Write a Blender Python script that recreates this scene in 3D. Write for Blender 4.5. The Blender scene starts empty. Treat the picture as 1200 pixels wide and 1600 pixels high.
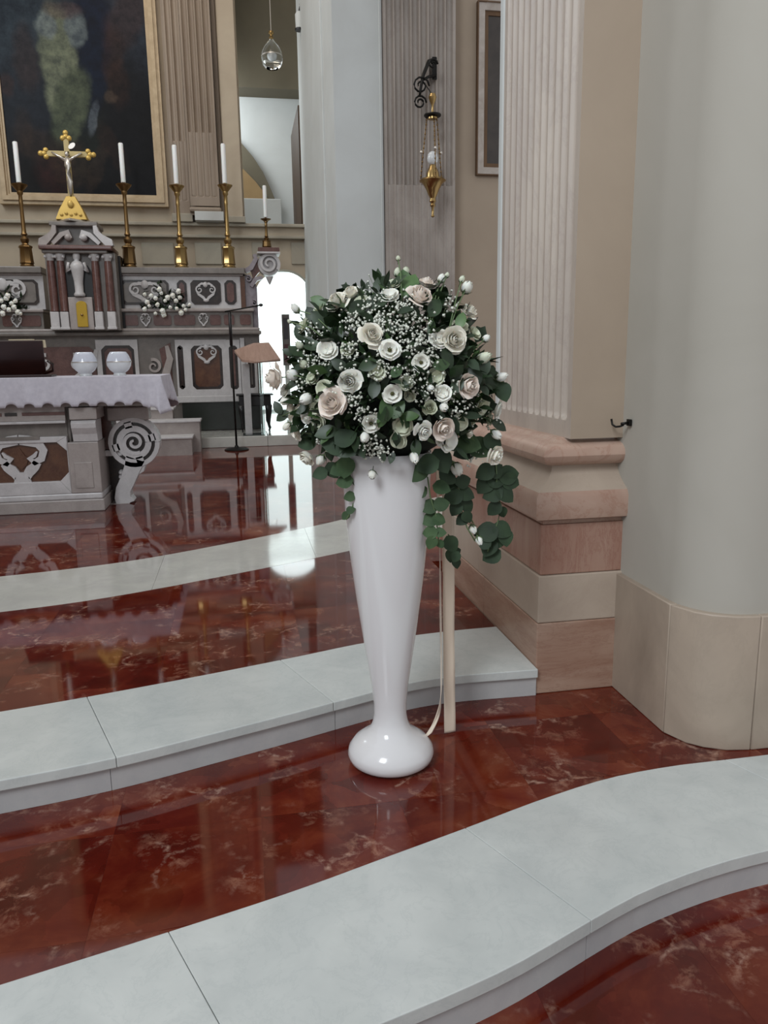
import bpy, math, random
from mathutils import Vector, Matrix
random.seed(7)
PI = math.pi
COL = bpy.context.scene.collection
SC = bpy.context.scene

def lin(r, g, b):
    def f(c):
        c /= 255.0
        return c/12.92 if c <= .04045 else ((c+.055)/1.055)**2.4
    return (f(r), f(g), f(b), 1.0)

# ------------------------------------------------------------------ camera
PITCH, YAW, ROLL, EYE = math.radians(11.3), math.radians(10.4), math.radians(.86), 1.27
FOC = 1200.0
FW = Vector((math.sin(YAW)*math.cos(PITCH), math.cos(YAW)*math.cos(PITCH), -math.sin(PITCH)))
_r0 = Vector((math.cos(YAW), -math.sin(YAW), 0)); _u0 = _r0.cross(FW)
RT = _r0*math.cos(ROLL) - _u0*math.sin(ROLL)
UP = RT.cross(FW)
EYEP = Vector((0, 0, EYE))
cd = bpy.data.cameras.new('camera'); cam = bpy.data.objects.new('camera', cd); COL.objects.link(cam)
cd.sensor_width = 36; cd.lens = 27.0; cd.clip_start = .05; cd.clip_end = 100
M = Matrix((RT, UP, -FW)).transposed().to_4x4(); M.translation = EYEP
cam.matrix_world = M
SC.camera = cam

# ------------------------------------------------------------------ light and exposure
w = bpy.data.worlds.new('daylight'); SC.world = w; w.use_nodes = True
w.node_tree.nodes['Background'].inputs[0].default_value = (.88, .90, .92, 1)
w.node_tree.nodes['Background'].inputs[1].default_value = .50
def area(name, loc, target, size, energy, color, size_y=None):
    l = bpy.data.lights.new(name, 'AREA'); l.energy = energy; l.color = color[:3]
    l.shape = 'RECTANGLE'; l.size = size; l.size_y = size_y or size
    o = bpy.data.objects.new(name, l); COL.objects.link(o); o.location = loc
    o.rotation_euler = (Vector(target)-Vector(loc)).to_track_quat('-Z', 'Y').to_euler()
    return o
NAVE = area('nave_window_light', (-3.4, -3.0, 6.5), (1.5, 3.0, 2.6), 2.2, 100, (.88, .95, 1.0), 3.2)
NAVE.data.spread = math.radians(95)
area('presbytery_window_light', (-4.6, 8.6, 6.2), (1.4, 10.2, 1.9), 1.4, 95, (.86, .95, 1.0), 2.2)
area('presbytery_warm_light', (-1.2, 8.6, 9.2), (-.9, 12.4, 3.0), 2.4, 75, (1.0, .86, .70))  # warm area light high over the presbytery, aimed at the back wall
area('gallery_fill_light', (-.6, 13.9, 5.5), (1.3, 14.6, 4.3), .8, 26, (.90, .97, 1.0))  # unseen area light added to brighten the gallery recess
SC.view_settings.view_transform = 'Standard'; SC.view_settings.look = 'None'
SC.view_settings.gamma = 1; SC.view_settings.use_curve_mapping = False
SC.view_settings.exposure = 0.42

# ------------------------------------------------------------------ helpers
def P(px, py, X=None, Y=None, Z=None):
    d = FW + RT*((px-600)/FOC) - UP*((py-800)/FOC)
    t = (X)/d.x if X is not None else (Y)/d.y if Y is not None else (Z-EYE)/d.z
    return EYEP + d*t

WORLD_AT = {}
def tag(o, label=None, cat=None, group=None, kind=None):
    if label: o['label'] = label
    if cat: o['category'] = cat
    if group: o['group'] = group
    if kind: o['kind'] = kind
    return o
def thing(name, label, cat, loc, group=None):
    o = bpy.data.objects.new(name, None); COL.objects.link(o); o.location = loc
    o.empty_display_size = .1
    WORLD_AT[o] = Vector(loc)
    return tag(o, label, cat, group)
def wat(o): return WORLD_AT[o] if o is not None else Vector((0, 0, 0))

class MB:
    def __init__(s): s.v = []; s.f = []
    def add(s, vs, fs):
        n = len(s.v); s.v += [tuple(v) for v in vs]; s.f += [tuple(i+n for i in f) for f in fs]; return s
    def box(s, x0, x1, y0, y1, z0, z1):
        if x0 > x1: x0, x1 = x1, x0
        if y0 > y1: y0, y1 = y1, y0
        if z0 > z1: z0, z1 = z1, z0
        return s.add([(x0,y0,z0),(x1,y0,z0),(x1,y1,z0),(x0,y1,z0),(x0,y0,z1),(x1,y0,z1),(x1,y1,z1),(x0,y1,z1)],
              [(0,3,2,1),(4,5,6,7),(0,1,5,4),(1,2,6,5),(2,3,7,6),(3,0,4,7)])
    def prism(s, poly, z0, z1):                      # plan polygon (ccw), extruded up
        n = len(poly)
        return s.add([(x,y,z0) for x,y in poly]+[(x,y,z1) for x,y in poly],
              [tuple(range(n-1,-1,-1)), tuple(range(n,2*n))]+[(i,(i+1)%n,n+(i+1)%n,n+i) for i in range(n)])
    def plate(s, poly, y0, y1):                      # elevation polygon (x,z), thickness in y
        a = sum(poly[i][0]*poly[(i+1)%len(poly)][1]-poly[(i+1)%len(poly)][0]*poly[i][1] for i in range(len(poly)))
        if a < 0: poly = poly[::-1]
        n = len(poly)
        return s.add([(x,y0,z) for x,z in poly]+[(x,y1,z) for x,z in poly],
              [tuple(range(n)), tuple(range(2*n-1,n-1,-1))]+[(i,n+i,n+(i+1)%n,(i+1)%n) for i in range(n)])
    def stroke(s, pts, wd, y0, y1):                  # a flat band along a line in elevation (x,z)
        L, R = [], []
        n = len(pts)
        for i,(x,z) in enumerate(pts):
            a = pts[max(i-1,0)]; b = pts[min(i+1,n-1)]
            dx, dz = b[0]-a[0], b[1]-a[1]; l = math.hypot(dx,dz) or 1
            h = (wd[i] if isinstance(wd,(list,tuple)) else wd)/2
            L.append((x-dz/l*h, z+dx/l*h)); R.append((x+dz/l*h, z-dx/l*h))
        k = len(s.v)
        for (p, q) in zip(L, R): s.v += [(p[0],y0,p[1]),(q[0],y0,q[1]),(q[0],y1,q[1]),(p[0],y1,p[1])]
        for i in range(n-1):
            a = k+4*i; b = a+4
            for j in range(4): s.f.append((a+j, a+(j+1)%4, b+(j+1)%4, b+j))
        s.f.append((k,k+3,k+2,k+1)); e = k+4*(n-1); s.f.append((e,e+1,e+2,e+3)); return s
    def lathe(s, prof, c=(0,0,0), n=24, cap=True):   # prof (r,z)
        k = len(s.v); m = len(prof)
        for r,z in prof:
            for i in range(n):
                a = 2*PI*i/n; s.v.append((c[0]+r*math.cos(a), c[1]+r*math.sin(a), c[2]+z))
        for j in range(m-1):
            for i in range(n):
                s.f.append((k+j*n+i, k+j*n+(i+1)%n, k+(j+1)*n+(i+1)%n, k+(j+1)*n+i))
        if cap:
            s.f.append(tuple(k+i for i in range(n-1,-1,-1))); s.f.append(tuple(k+(m-1)*n+i for i in range(n)))
        return s
    def tube(s, pts, r, n=8):
        pts = [Vector(p) for p in pts]; k = len(s.v); m = len(pts)
        up = Vector((0,0,1))
        for i,p in enumerate(pts):
            t = (pts[min(i+1,m-1)]-pts[max(i-1,0)]).normalized()
            a = t.cross(up)
            if a.length < .05: a = t.cross(Vector((0,1,0)))
            a.normalize(); b = a.cross(t)
            rr = r[i] if isinstance(r,(list,tuple)) else r
            for j in range(n):
                q = p + a*(rr*math.cos(2*PI*j/n)) + b*(rr*math.sin(2*PI*j/n)); s.v.append(tuple(q))
        for i in range(m-1):
            for j in range(n): s.f.append((k+i*n+j, k+i*n+(j+1)%n, k+(i+1)*n+(j+1)%n, k+(i+1)*n+j))
        s.f.append(tuple(k+j for j in range(n-1,-1,-1))); s.f.append(tuple(k+(m-1)*n+j for j in range(n))); return s
    def ball(s, c, rx, ry=None, rz=None, n=12, m=8):
        ry = ry or rx; rz = rz or rx; k = len(s.v)
        s.v.append((c[0],c[1],c[2]-rz))
        for j in range(1,m):
            t = -PI/2+PI*j/m
            for i in range(n):
                a = 2*PI*i/n; s.v.append((c[0]+rx*math.cos(t)*math.cos(a), c[1]+ry*math.cos(t)*math.sin(a), c[2]+rz*math.sin(t)))
        s.v.append((c[0],c[1],c[2]+rz)); e = len(s.v)-1
        for i in range(n):
            s.f.append((k,k+1+(i+1)%n,k+1+i)); s.f.append((e,e-n+i,e-n+(i+1)%n))
        for j in range(m-2):
            for i in range(n): s.f.append((k+1+j*n+i,k+1+j*n+(i+1)%n,k+1+(j+1)*n+(i+1)%n,k+1+(j+1)*n+i))
        return s
    def merge(s, o, mat):
        return s.add([mat @ Vector(v) for v in o.v], o.f)
    def mesh(s, name, mat, smooth=None, origin=(0,0,0)):
        me = bpy.data.meshes.new(name)
        ox,oy,oz = origin
        me.from_pydata([(a-ox,b-oy,c-oz) for a,b,c in s.v], [], s.f)
        if mat: me.materials.append(mat)
        if smooth is True: me.shade_smooth()
        me.validate(); me.update()
        if smooth == 'auto':
            me.shade_smooth()
            try: me.set_sharp_from_angle(angle=math.radians(35))
            except Exception: pass
        return me
    def build(s, name, mat, parent=None, smooth=None, bevel=0, label=None, kind=None, origin=None):
        if origin is None:
            xs, ys, zs = zip(*s.v); origin = ((min(xs)+max(xs))/2,(min(ys)+max(ys))/2,min(zs))
        o = bpy.data.objects.new(name, s.mesh(name, mat, smooth, origin)); COL.objects.link(o)
        WORLD_AT[o] = Vector(origin)
        if parent is not None:
            o.parent = parent; o.location = Vector(origin)-wat(parent)
        else: o.location = origin
        if bevel:
            b = o.modifiers.new('bevel','BEVEL'); b.width = bevel; b.segments = 2; b.limit_method = 'ANGLE'; b.angle_limit = math.radians(40)
        if label: o['label'] = label
        if kind: o['kind'] = kind
        return o
def place(name, mesh, parent, loc, rot=None, scale=1, label=None):
    """a further object sharing mesh data"""
    o = bpy.data.objects.new(name, mesh); COL.objects.link(o); o.parent = parent
    pw = wat(parent) if parent is not None else Vector((0,0,0))
    m = (rot.to_4x4() if rot is not None else Matrix.Identity(4))
    o.matrix_local = Matrix.Translation(Vector(loc)-pw) @ m @ Matrix.Diagonal((scale,scale,scale,1))
    if label: o['label'] = label
    return o
def struct(o, label=None, cat=None):
    o['kind'] = 'structure'
    if label: o['label'] = label
    if cat: o['category'] = cat
    return o
def curve(pts):
    """smooth y(x) through the points"""
    pts = sorted(pts); xs = [p[0] for p in pts]; ys = [p[1] for p in pts]; n = len(xs)
    sl = [(ys[i+1]-ys[i])/(xs[i+1]-xs[i]) for i in range(n-1)]
    m = [sl[0]]+[(sl[i-1]+sl[i])/2 for i in range(1,n-1)]+[sl[-1]]
    def f(x):
        if x <= xs[0]: return ys[0]+m[0]*(x-xs[0])
        if x >= xs[-1]: return ys[-1]+m[-1]*(x-xs[-1])
        i = 0
        while x > xs[i+1]: i += 1
        h = xs[i+1]-xs[i]; t = (x-xs[i])/h
        return (2*t**3-3*t*t+1)*ys[i]+(t**3-2*t*t+t)*h*m[i]+(-2*t**3+3*t*t)*ys[i+1]+(t**3-t*t)*h*m[i+1]
    return f

# ------------------------------------------------------------------ materials
def base_mat(name, color, rough=.5, metal=0, spec=.5, **kw):
    m = bpy.data.materials.new(name); m.use_nodes = True
    b = m.node_tree.nodes['Principled BSDF']
    b.inputs['Base Color'].default_value = color; b.inputs['Roughness'].default_value = rough
    b.inputs['Metallic'].default_value = metal; b.inputs['Specular IOR Level'].default_value = spec
    for k, v in kw.items(): b.inputs[k.replace('_',' ')].default_value = v
    return m
def nodes(m):
    nt = m.node_tree; return nt, nt.nodes, nt.links, nt.nodes['Principled BSDF']
def ramp(nt, stops, fac):
    r = nt.nodes.new('ShaderNodeValToRGB'); e = r.color_ramp.elements
    e[0].position, e[0].color = stops[0]; e[1].position, e[1].color = stops[-1]
    for p, c in stops[1:-1]:
        x = e.new(p); x.color = c
    nt.links.new(fac, r.inputs[0]); return r.outputs[0]
def mixc(nt, fac, a, b, mode='MIX'):
    n = nt.nodes.new('ShaderNodeMix'); n.data_type = 'RGBA'; n.blend_type = mode
    for sock, v in ((n.inputs[0],fac),(n.inputs[6],a),(n.inputs[7],b)):
        if isinstance(v,(int,float,tuple)): sock.default_value = v
        else: nt.links.new(v, sock)
    return n.outputs[2]
def coords(nt, scale=(1,1,1), use='geo', rot=(0,0,0)):
    mp = nt.nodes.new('ShaderNodeMapping'); mp.inputs['Scale'].default_value = scale; mp.inputs['Rotation'].default_value = rot
    if use == 'geo': src = nt.nodes.new('ShaderNodeNewGeometry').outputs['Position']
    else: src = nt.nodes.new('ShaderNodeTexCoord').outputs['Object']
    nt.links.new(src, mp.inputs[0]); return mp.outputs[0]
def noise(nt, vec, scale, detail=4, rough=.55, dist=0):
    n = nt.nodes.new('ShaderNodeTexNoise'); n.inputs['Scale'].default_value = scale; n.inputs['Detail'].default_value = detail
    n.inputs['Roughness'].default_value = rough; n.inputs['Distortion'].default_value = dist
    nt.links.new(vec, n.inputs['Vector']); return n.outputs[0]
def bump(nt, b, h, strength=.2, dist=.01):
    n = nt.nodes.new('ShaderNodeBump'); n.inputs['Strength'].default_value = strength; n.inputs['Distance'].default_value = dist
    nt.links.new(h, n.inputs['Height']); nt.links.new(n.outputs[0], b.inputs['Normal'])
def stone(name, c1, c2, scale=3, rough=.5, stretch=(1,1,1), c3=None, spec=.5, tile=0, bmp=0, detail=5, vein=.16):
    m = base_mat(name, c1, rough, spec=spec); nt, N, L, b = nodes(m)
    v = coords(nt, stretch)
    n1 = noise(nt, v, scale, detail, .6, .6)
    col = ramp(nt, [(.3,c1),(.7,c2)], n1)
    if c3:
        n2 = noise(nt, v, scale*1.7, 7, .72, .5)
        msk = ramp(nt, [(.47,(0,0,0,1)),(.5,(1,1,1,1)),(.53,(0,0,0,1))], n2)
        mm = nt.nodes.new('ShaderNodeMath'); mm.operation = 'MULTIPLY'; mm.inputs[1].default_value = vein
        L.new(msk, mm.inputs[0]); col = mixc(nt, mm.outputs[0], col, c3)
    if tile:
        oi = N.new('ShaderNodeObjectInfo')
        g = ramp(nt, [(0,(1-tile,1-tile,1-tile,1)),(1,(1,1,1,1))], oi.outputs['Random'])
        col = mixc(nt, 1.0, col, g, 'MULTIPLY')
    L.new(col, b.inputs['Base Color'])
    if bmp: bump(nt, b, noise(nt, v, scale*8, 3), bmp)
    return m

def red_marble():
    m = base_mat('red_marble', lin(90,20,12), .05, spec=.5); nt, N, L, b = nodes(m)
    oi = N.new('ShaderNodeObjectInfo')
    geo = N.new('ShaderNodeNewGeometry')
    # every tile is cut from another part of the block
    off = N.new('ShaderNodeVectorMath'); off.operation = 'SCALE'; off.inputs['Scale'].default_value = 37
    comb = N.new('ShaderNodeCombineXYZ')
    for i in range(3): L.new(oi.outputs['Random'], comb.inputs[i])
    L.new(comb.outputs[0], off.inputs[0])
    ad = N.new('ShaderNodeVectorMath'); ad.operation = 'ADD'; L.new(geo.outputs['Position'], ad.inputs[0]); L.new(off.outputs[0], ad.inputs[1])
    v = ad.outputs[0]
    n1 = noise(nt, v, 3.0, 6, .62, .5)
    col = ramp(nt, [(.25,lin(62,14,8)),(.48,lin(90,24,14)),(.62,lin(108,42,24)),(.76,lin(126,72,50))], n1)
    # angular fragments of the breccia
    nd = N.new('ShaderNodeTexNoise'); nd.inputs['Scale'].default_value = 5; nd.inputs['Detail'].default_value = 5; L.new(v, nd.inputs['Vector'])
    sc = N.new('ShaderNodeVectorMath'); sc.operation = 'SCALE'; sc.inputs['Scale'].default_value = .22; L.new(nd.outputs['Color'], sc.inputs[0])
    a2 = N.new('ShaderNodeVectorMath'); a2.operation = 'ADD'; L.new(v, a2.inputs[0]); L.new(sc.outputs[0], a2.inputs[1])
    vo = N.new('ShaderNodeTexVoronoi'); vo.inputs['Scale'].default_value = 7.5; L.new(a2.outputs[0], vo.inputs['Vector'])
    sepc = N.new('ShaderNodeSeparateColor'); L.new(vo.outputs['Color'], sepc.inputs[0])
    frag = ramp(nt, [(0,(.72,.66,.62,1)),(.6,(1,1,1,1)),(.86,(1.05,1.15,1.2,1)),(1,(1.35,2.0,2.3,1))], sepc.outputs[0])
    col = mixc(nt, .8, col, frag, 'MULTIPLY')
    ve = N.new('ShaderNodeTexVoronoi'); ve.feature = 'DISTANCE_TO_EDGE'; ve.inputs['Scale'].default_value = 5.0; L.new(a2.outputs[0], ve.inputs['Vector'])
    vein = mixc(nt, 1.0, ramp(nt, [(0,(.8,.8,.8,1)),(.055,(0,0,0,1))], ve.outputs['Distance']), ramp(nt, [(.42,(0,0,0,1)),(.62,(1,1,1,1))], noise(nt, v, 34, 4, .7)), 'MULTIPLY')
    n3 = noise(nt, v, 4.5, 4, .6)
    keep = ramp(nt, [(.50,(0,0,0,1)),(.64,(1,1,1,1))], n3)
    k = mixc(nt, 1.0, vein, keep, 'MULTIPLY')
    col = mixc(nt, k, col, lin(186,150,132))
    n4 = noise(nt, v, 16, 5, .72, .4)
    sp = ramp(nt, [(.50,(0,0,0,1)),(.66,(.55,.55,.55,1))], n4)
    k2 = mixc(nt, 1.0, sp, keep, 'MULTIPLY')
    col = mixc(nt, k2, col, lin(172,124,102))
    tone = ramp(nt, [(0,(.86,.86,.86,1)),(1,(1.0,1.0,1.0,1))], oi.outputs['Random'])
    col = mixc(nt, 1.0, col, tone, 'MULTIPLY')
    L.new(col, b.inputs['Base Color'])
    return m
RED = red_marble()
WHITE_MARBLE = stone('white_marble', lin(206,209,206), lin(190,194,192), 5, .16, c3=lin(160,168,168), tile=.06)
RISER_SHADED = stone('white_marble_shaded', lin(188,187,186), lin(174,173,174), 5, .3, c3=lin(160,165,170), tile=.06)  # darker copy of the white marble; the risers' shade is put into its colour
BAND_MARBLE = stone('band_marble', lin(200,198,190), lin(182,180,174), 4, .09, c3=lin(165,165,160), tile=.05)
PINK = stone('pink_marble', lin(168,136,120), lin(186,160,144), 3.5, .35, (1,1,1), c3=lin(150,104,86), tile=.08, vein=.4)
PINK_H = stone('pink_marble_banded', lin(154,120,102), lin(176,148,130), 3, .35, (1,1,5), c3=lin(132,92,76), tile=.08, vein=.4)
PINK_V = stone('pink_marble_upright', lin(172,142,126), lin(156,116,100), 3, .35, (3,3,.7), c3=lin(140,92,78), tile=.08, vein=.5)
CREAM_ST = stone('cream_stone', lin(186,170,154), lin(170,153,138), 3, .4, c3=lin(165,145,128), tile=.05)
PIER_ST = stone('pier_base_stone', lin(176,160,144), lin(146,132,118), 3.2, .45, (1,1,.5), c3=lin(150,138,122), tile=.06)
FLUTE_ST = stone('fluted_stone', lin(184,172,160), lin(158,145,136), 3, .5, (1,1,.35), c3=lin(128,108,104))
FLUTE_ST2 = stone('fluted_grey_stone', lin(166,156,148), lin(140,130,122), 3, .5, (1,1,.4), c3=lin(118,98,94))
ALTAR_PIL = stone('warm_pilaster_stone', lin(150,134,118), lin(124,108,94), 2, .55, (1,1,.25))
PLASTER = stone('grey_green_plaster', lin(175,170,161), lin(166,161,151), 1.2, .85, bmp=.04)
PLASTER_TAN = stone('tan_plaster', lin(168,151,133), lin(158,141,124), 1.4, .8, bmp=.04)
PLASTER_W = stone('white_plaster', lin(200,203,202), lin(190,192,190), 1.2, .8)
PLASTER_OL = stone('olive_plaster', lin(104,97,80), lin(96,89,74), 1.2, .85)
BACKWALL = stone('back_wall_plaster', lin(184,170,150), lin(170,155,136), 1.3, .8)
CORNICE = stone('cornice_plaster', lin(168,160,144), lin(152,144,130), 2, .7)
GREYM = stone('grey_altar_marble', lin(128,120,114), lin(104,97,92), 6, .35, c3=lin(80,72,68))
PALEM = stone('pale_altar_marble', lin(200,196,196), lin(182,178,178), 7, .35, c3=lin(130,124,124))
TABLEM = stone('altar_table_marble', lin(168,158,154), lin(150,140,136), 6, .35, c3=lin(110,100,96))
DARKM = stone('dark_inlay_marble', lin(34,28,28), lin(50,38,34), 7, .2, c3=lin(100,80,66))
BROWNM = stone('brown_inlay_marble', lin(72,40,28), lin(98,64,44), 7, .2, c3=lin(126,96,70))
ROSEM = stone('rose_inlay_marble', lin(82,52,48), lin(104,72,66), 8, .25, c3=lin(150,120,110))
GREEN_SHADOW = stone('dark_green_shadow', lin(34,38,34), lin(46,50,46), 5, .2)  # green-black that carries the shadow under the high altar's base moulding
GOLD = base_mat('polished_brass', lin(166,138,92), .28, 1)
GOLD2 = base_mat('aged_brass', lin(128,102,68), .36, 1)
GILT = base_mat('gilded_wood', lin(190,158,86), .42, .55)
SILVER = base_mat('silvered_metal', lin(205,198,190), .3, .8)
IRON = base_mat('black_iron', lin(26,24,22), .45, .6)
BLACK = base_mat('black_lacquer', lin(20,16,18), .4)
DARKWOOD = stone('dark_red_wood', lin(48,22,18), lin(34,14,12), 4, .3, (1,1,6))
LIGHTWOOD = stone('lectern_wood', lin(176,146,132), lin(156,126,112), 5, .35, (6,1,1))
CABWOOD = stone('cabinet_wood', lin(104,76,48), lin(84,58,36), 4, .5, (4,4,.6))
FRAMEW = stone('pale_gilt_frame', lin(186,164,132), lin(166,144,112), 8, .45)
SILVERFRAME = stone('silvered_frame', lin(186,176,168), lin(160,148,138), 8, .35)
CANDLE = base_mat('candle_wax', lin(226,228,228), .5, 0)
CANDLE.node_tree.nodes['Principled BSDF'].inputs['Subsurface Weight'].default_value = .2
VASE = base_mat('white_glazed_vase', lin(218,216,217), .16, 0, Coat_Weight=.4, Coat_Roughness=.08)
GLASS = base_mat('clear_glass', (.95,.98,.98,1), .03, 0, Transmission_Weight=1.0, IOR=1.45)
ACRYL = base_mat('acrylic_sheet', (.86,.97,.95,1), .05, 0, Transmission_Weight=.95, IOR=1.3)
OPAL = base_mat('white_opal_glass', lin(228,230,232), .25, 0, Transmission_Weight=.25)
PAPER = base_mat('book_paper', lin(214,200,170), .7)

def cloth_mat():
    m = base_mat('white_linen', lin(208,202,214), .85); nt, N, L, b = nodes(m)
    v = coords(nt); n1 = noise(nt, v, 30, 3); L.new(ramp(nt, [(.3,lin(203,199,208)),(.7,lin(190,186,196))], n1), b.inputs['Base Color'])
    bump(nt, b, noise(nt, coords(nt,(1,1,1)), 260, 2), .15, .002); return m
LINEN = cloth_mat()
def petal_mat(name, inner, outer):
    m = base_mat(name, inner, .55); nt, N, L, b = nodes(m)
    oi = N.new('ShaderNodeObjectInfo'); v = coords(nt, use='obj')
    n1 = noise(nt, v, 45, 2); c = ramp(nt, [(.3,inner),(.7,outer)], n1)
    g = ramp(nt, [(0,(.86,.86,.84,1)),(1,(1,1,1,1))], oi.outputs['Random'])
    L.new(mixc(nt, 1.0, c, g, 'MULTIPLY'), b.inputs['Base Color'])
    b.inputs['Subsurface Weight'].default_value = .55; b.inputs['Subsurface Radius'].default_value = (.012,.010,.008)
    return m
BLUSH = petal_mat('blush_petals', lin(243,230,219), lin(247,238,230))
CREAM = petal_mat('cream_petals', lin(244,239,226), lin(248,245,236))
WHITE = petal_mat('white_petals', lin(240,239,230), lin(246,246,240))
GREENISH = petal_mat('pale_green_petals', lin(208,214,188), lin(226,228,210))
def leaf_mat(name, a, b_, rough=.45):
    m = base_mat(name, a, rough); nt, N, L, b = nodes(m)
    oi = N.new('ShaderNodeObjectInfo'); n1 = noise(nt, coords(nt), 22, 2)
    c = ramp(nt, [(.25,a),(.75,b_)], n1)
    g = ramp(nt, [(0,(.7,.7,.7,1)),(1,(1.1,1.1,1.1,1))], oi.outputs['Random'])
    L.new(mixc(nt, 1.0, c, g, 'MULTIPLY'), b.inputs['Base Color']); return m
LEAF_D = leaf_mat('dark_green_leaves', lin(22,38,20), lin(48,70,40))
LEAF_M = leaf_mat('mid_green_leaves', lin(52,84,40), lin(84,112,64))
EUCA = leaf_mat('eucalyptus_leaves', lin(42,68,38), lin(74,98,62), .75)
EUCA_D = leaf_mat('dark_eucalyptus_leaves', lin(24,44,24), lin(46,68,40), .7)
STEM = base_mat('green_stems', lin(92,112,74), .6)
GYP = base_mat('tiny_white_blossom', lin(222,224,212), .7)
CENTRE = base_mat('lisianthus_centre', lin(74,74,34), .6)
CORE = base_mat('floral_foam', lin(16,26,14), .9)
RIBBON = base_mat('cream_satin', lin(222,205,186), .38, 0, Sheen_Weight=.3)

# ------------------------------------------------------------------ floors, steps
def sym(pts):
    f = curve(pts)
    return lambda x: f(x if x > -1.75 else -3.5-x)
ZB = .11
cf = sym([(-1.75,.80),(-1.0,.93),(-.4,1.06),(.2,1.25),(.35,1.29),(.51,1.34),(.74,1.435),(.88,1.49),(1.09,1.545),(1.29,1.575),(1.7,1.6),(3,1.6)])
cb = sym([(-1.75,1.24),(-1.1,1.36),(-.55,1.505),(-.22,1.59),(.07,1.67),(.31,1.75),(.55,1.83),(.81,1.92),(1.05,1.985),(1.28,2.01),(1.45,2.01),(3,2.01)])
sf = sym([(-1.75,2.03),(-1.2,2.09),(-.74,2.17),(-.43,2.235),(-.11,2.34),(.12,2.42),(.31,2.49),(.56,2.575),(.69,2.595),(1.03,2.59),(1.4,2.58)])
sb = sym([(-1.75,2.46),(-.86,2.63),(-.59,2.69),(-.23,2.785),(.16,2.9),(.46,2.995),(.81,3.05),(1.04,3.06),(1.4,3.06)])
bf = sym([(-1.75,3.70),(-1.18,3.78),(-.76,3.885),(-.13,4.17),(.63,4.57),(1.5,5.1),(4,6.8)])
bb = sym([(-1.75,4.40),(-1.37,4.45),(-.7,4.63),(-.15,4.93),(.52,5.37),(.77,5.57),(1.5,6.15),(4,8.2)])

def piece(parent, name, x0, x1, lo, hi, ya, yb, z0, z1, mat, gap=.0002, n=5, slant=0, bevel=0):
    """one tile or slab: the cell x0..x1, ya..yb cut by the two curves"""
    xs = [x0+gap+(x1-x0-2*gap)*i/n for i in range(n+1)]
    low = [max(ya+gap, lo(x)+gap) for x in xs]; up = [min(yb-gap, hi(x)-gap) for x in xs]
    ok = [i for i in range(n+1) if up[i]-low[i] > .004]
    if len(ok) < 2: return None
    a, b = ok[0], ok[-1]
    mb = MB(); k = 0
    idx = list(range(a, b+1))
    mb.v = []
    for i in idx:
        l, u = low[i], max(up[i], low[i]+.001)
        sx = slant
        mb.v += [(xs[i]+sx*(hi(xs[i])-l)*1.0 if sx else xs[i], l, z0), (xs[i], u, z0), (xs[i], u, z1), (xs[i]+sx*(hi(xs[i])-l)*1.0 if sx else xs[i], l, z1)]
    for j in range(len(idx)-1):
        p = 4*j; q = p+4
        for t in range(4): mb.f.append((p+t, p+(t+1)%4, q+(t+1)%4, q+t))
    mb.f.append((0,3,2,1)); e = 4*(len(idx)-1); mb.f.append((e,e+1,e+2,e+3))
    mb.f = [tuple(reversed(f)) for f in mb.f]
    return mb.build(name, mat, parent, bevel=bevel)

floor = struct(MB().box(-7,4.4,-3,16,-.30,-.16).build('floor', base_mat('mortar_bed', lin(70,50,44), .9)),
               'ground under the red marble floor of the church')
def tiles(lo, hi, x0, x1, y0, y1, sx, sy, z, thick=.05, name='tile', parent=None, gap=.0002):
    j = 0; y = y0
    while y < y1:
        x = x0
        while x < x1:
            piece(parent, name, x, min(x+sx, x1), lo, hi, y, min(y+sy, y1), z-thick, z, RED, gap=gap)
            x += sx
        y += sy; j += 1
NEG = lambda x: -99
INF = lambda x: 99
low_floor = thing('floor_nave', None, None, (0,0,-.11)); struct(low_floor, 'lower dark red marble floor below the front kerb')
bed = lambda par, lo, hi, x0, x1, z, ya=-99, yb=99: piece(par, 'tile_bed', x0, x1, lo, hi, ya, yb, z-.06, z-.0009, RED, n=80)
bed(low_floor, NEG, lambda x: cf(x)+.03, -3.2, 3.2, -.11, -.9, 2.1)
tiles(NEG, lambda x: cf(x)+.03, -3.2, 3.2, -.9, 2.1, .42, .42, -.11, parent=low_floor)
landing = thing('floor_landing', None, None, (0,1.8,0)); struct(landing, 'red marble landing between the two white steps, under the vase')
bed(landing, cb, lambda x: sf(x)+.03, -3.2, 1.8, 0)
tiles(cb, lambda x: sf(x)+.03, -3.2, 1.8, 1.2, 2.9, .4, .4, 0, thick=.10, parent=landing)
upper = thing('floor_presbytery', None, None, (0,4,ZB)); struct(upper, 'raised red marble floor of the presbytery around the altar table')
bed(upper, sb, bf, -4.2, 1.05, ZB)
bed(upper, bb, INF, -4.2, 3.6, ZB, 4.2, 10.8)
tiles(sb, bf, -4.2, 1.05, 2.4, 6.0, .55, .55, ZB, thick=.2, parent=upper)
tiles(bb, INF, -4.2, 1.05, 4.2, 10.9, .62, .62, ZB, thick=.2, parent=upper)
tiles(bb, INF, 1.05, 3.6, 4.2, 9.0, .62, .62, ZB, thick=.2, parent=upper)
tiles(NEG, bf, 1.05, 3.6, 4.2, 7.0, .62, .62, ZB, thick=.2, parent=upper)
upper_bed = struct(MB().box(-6,4.4,4.3,13.0,-.16,-.10).build('floor_underlay', GREYM), 'stone bed under the presbytery floor')

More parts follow.
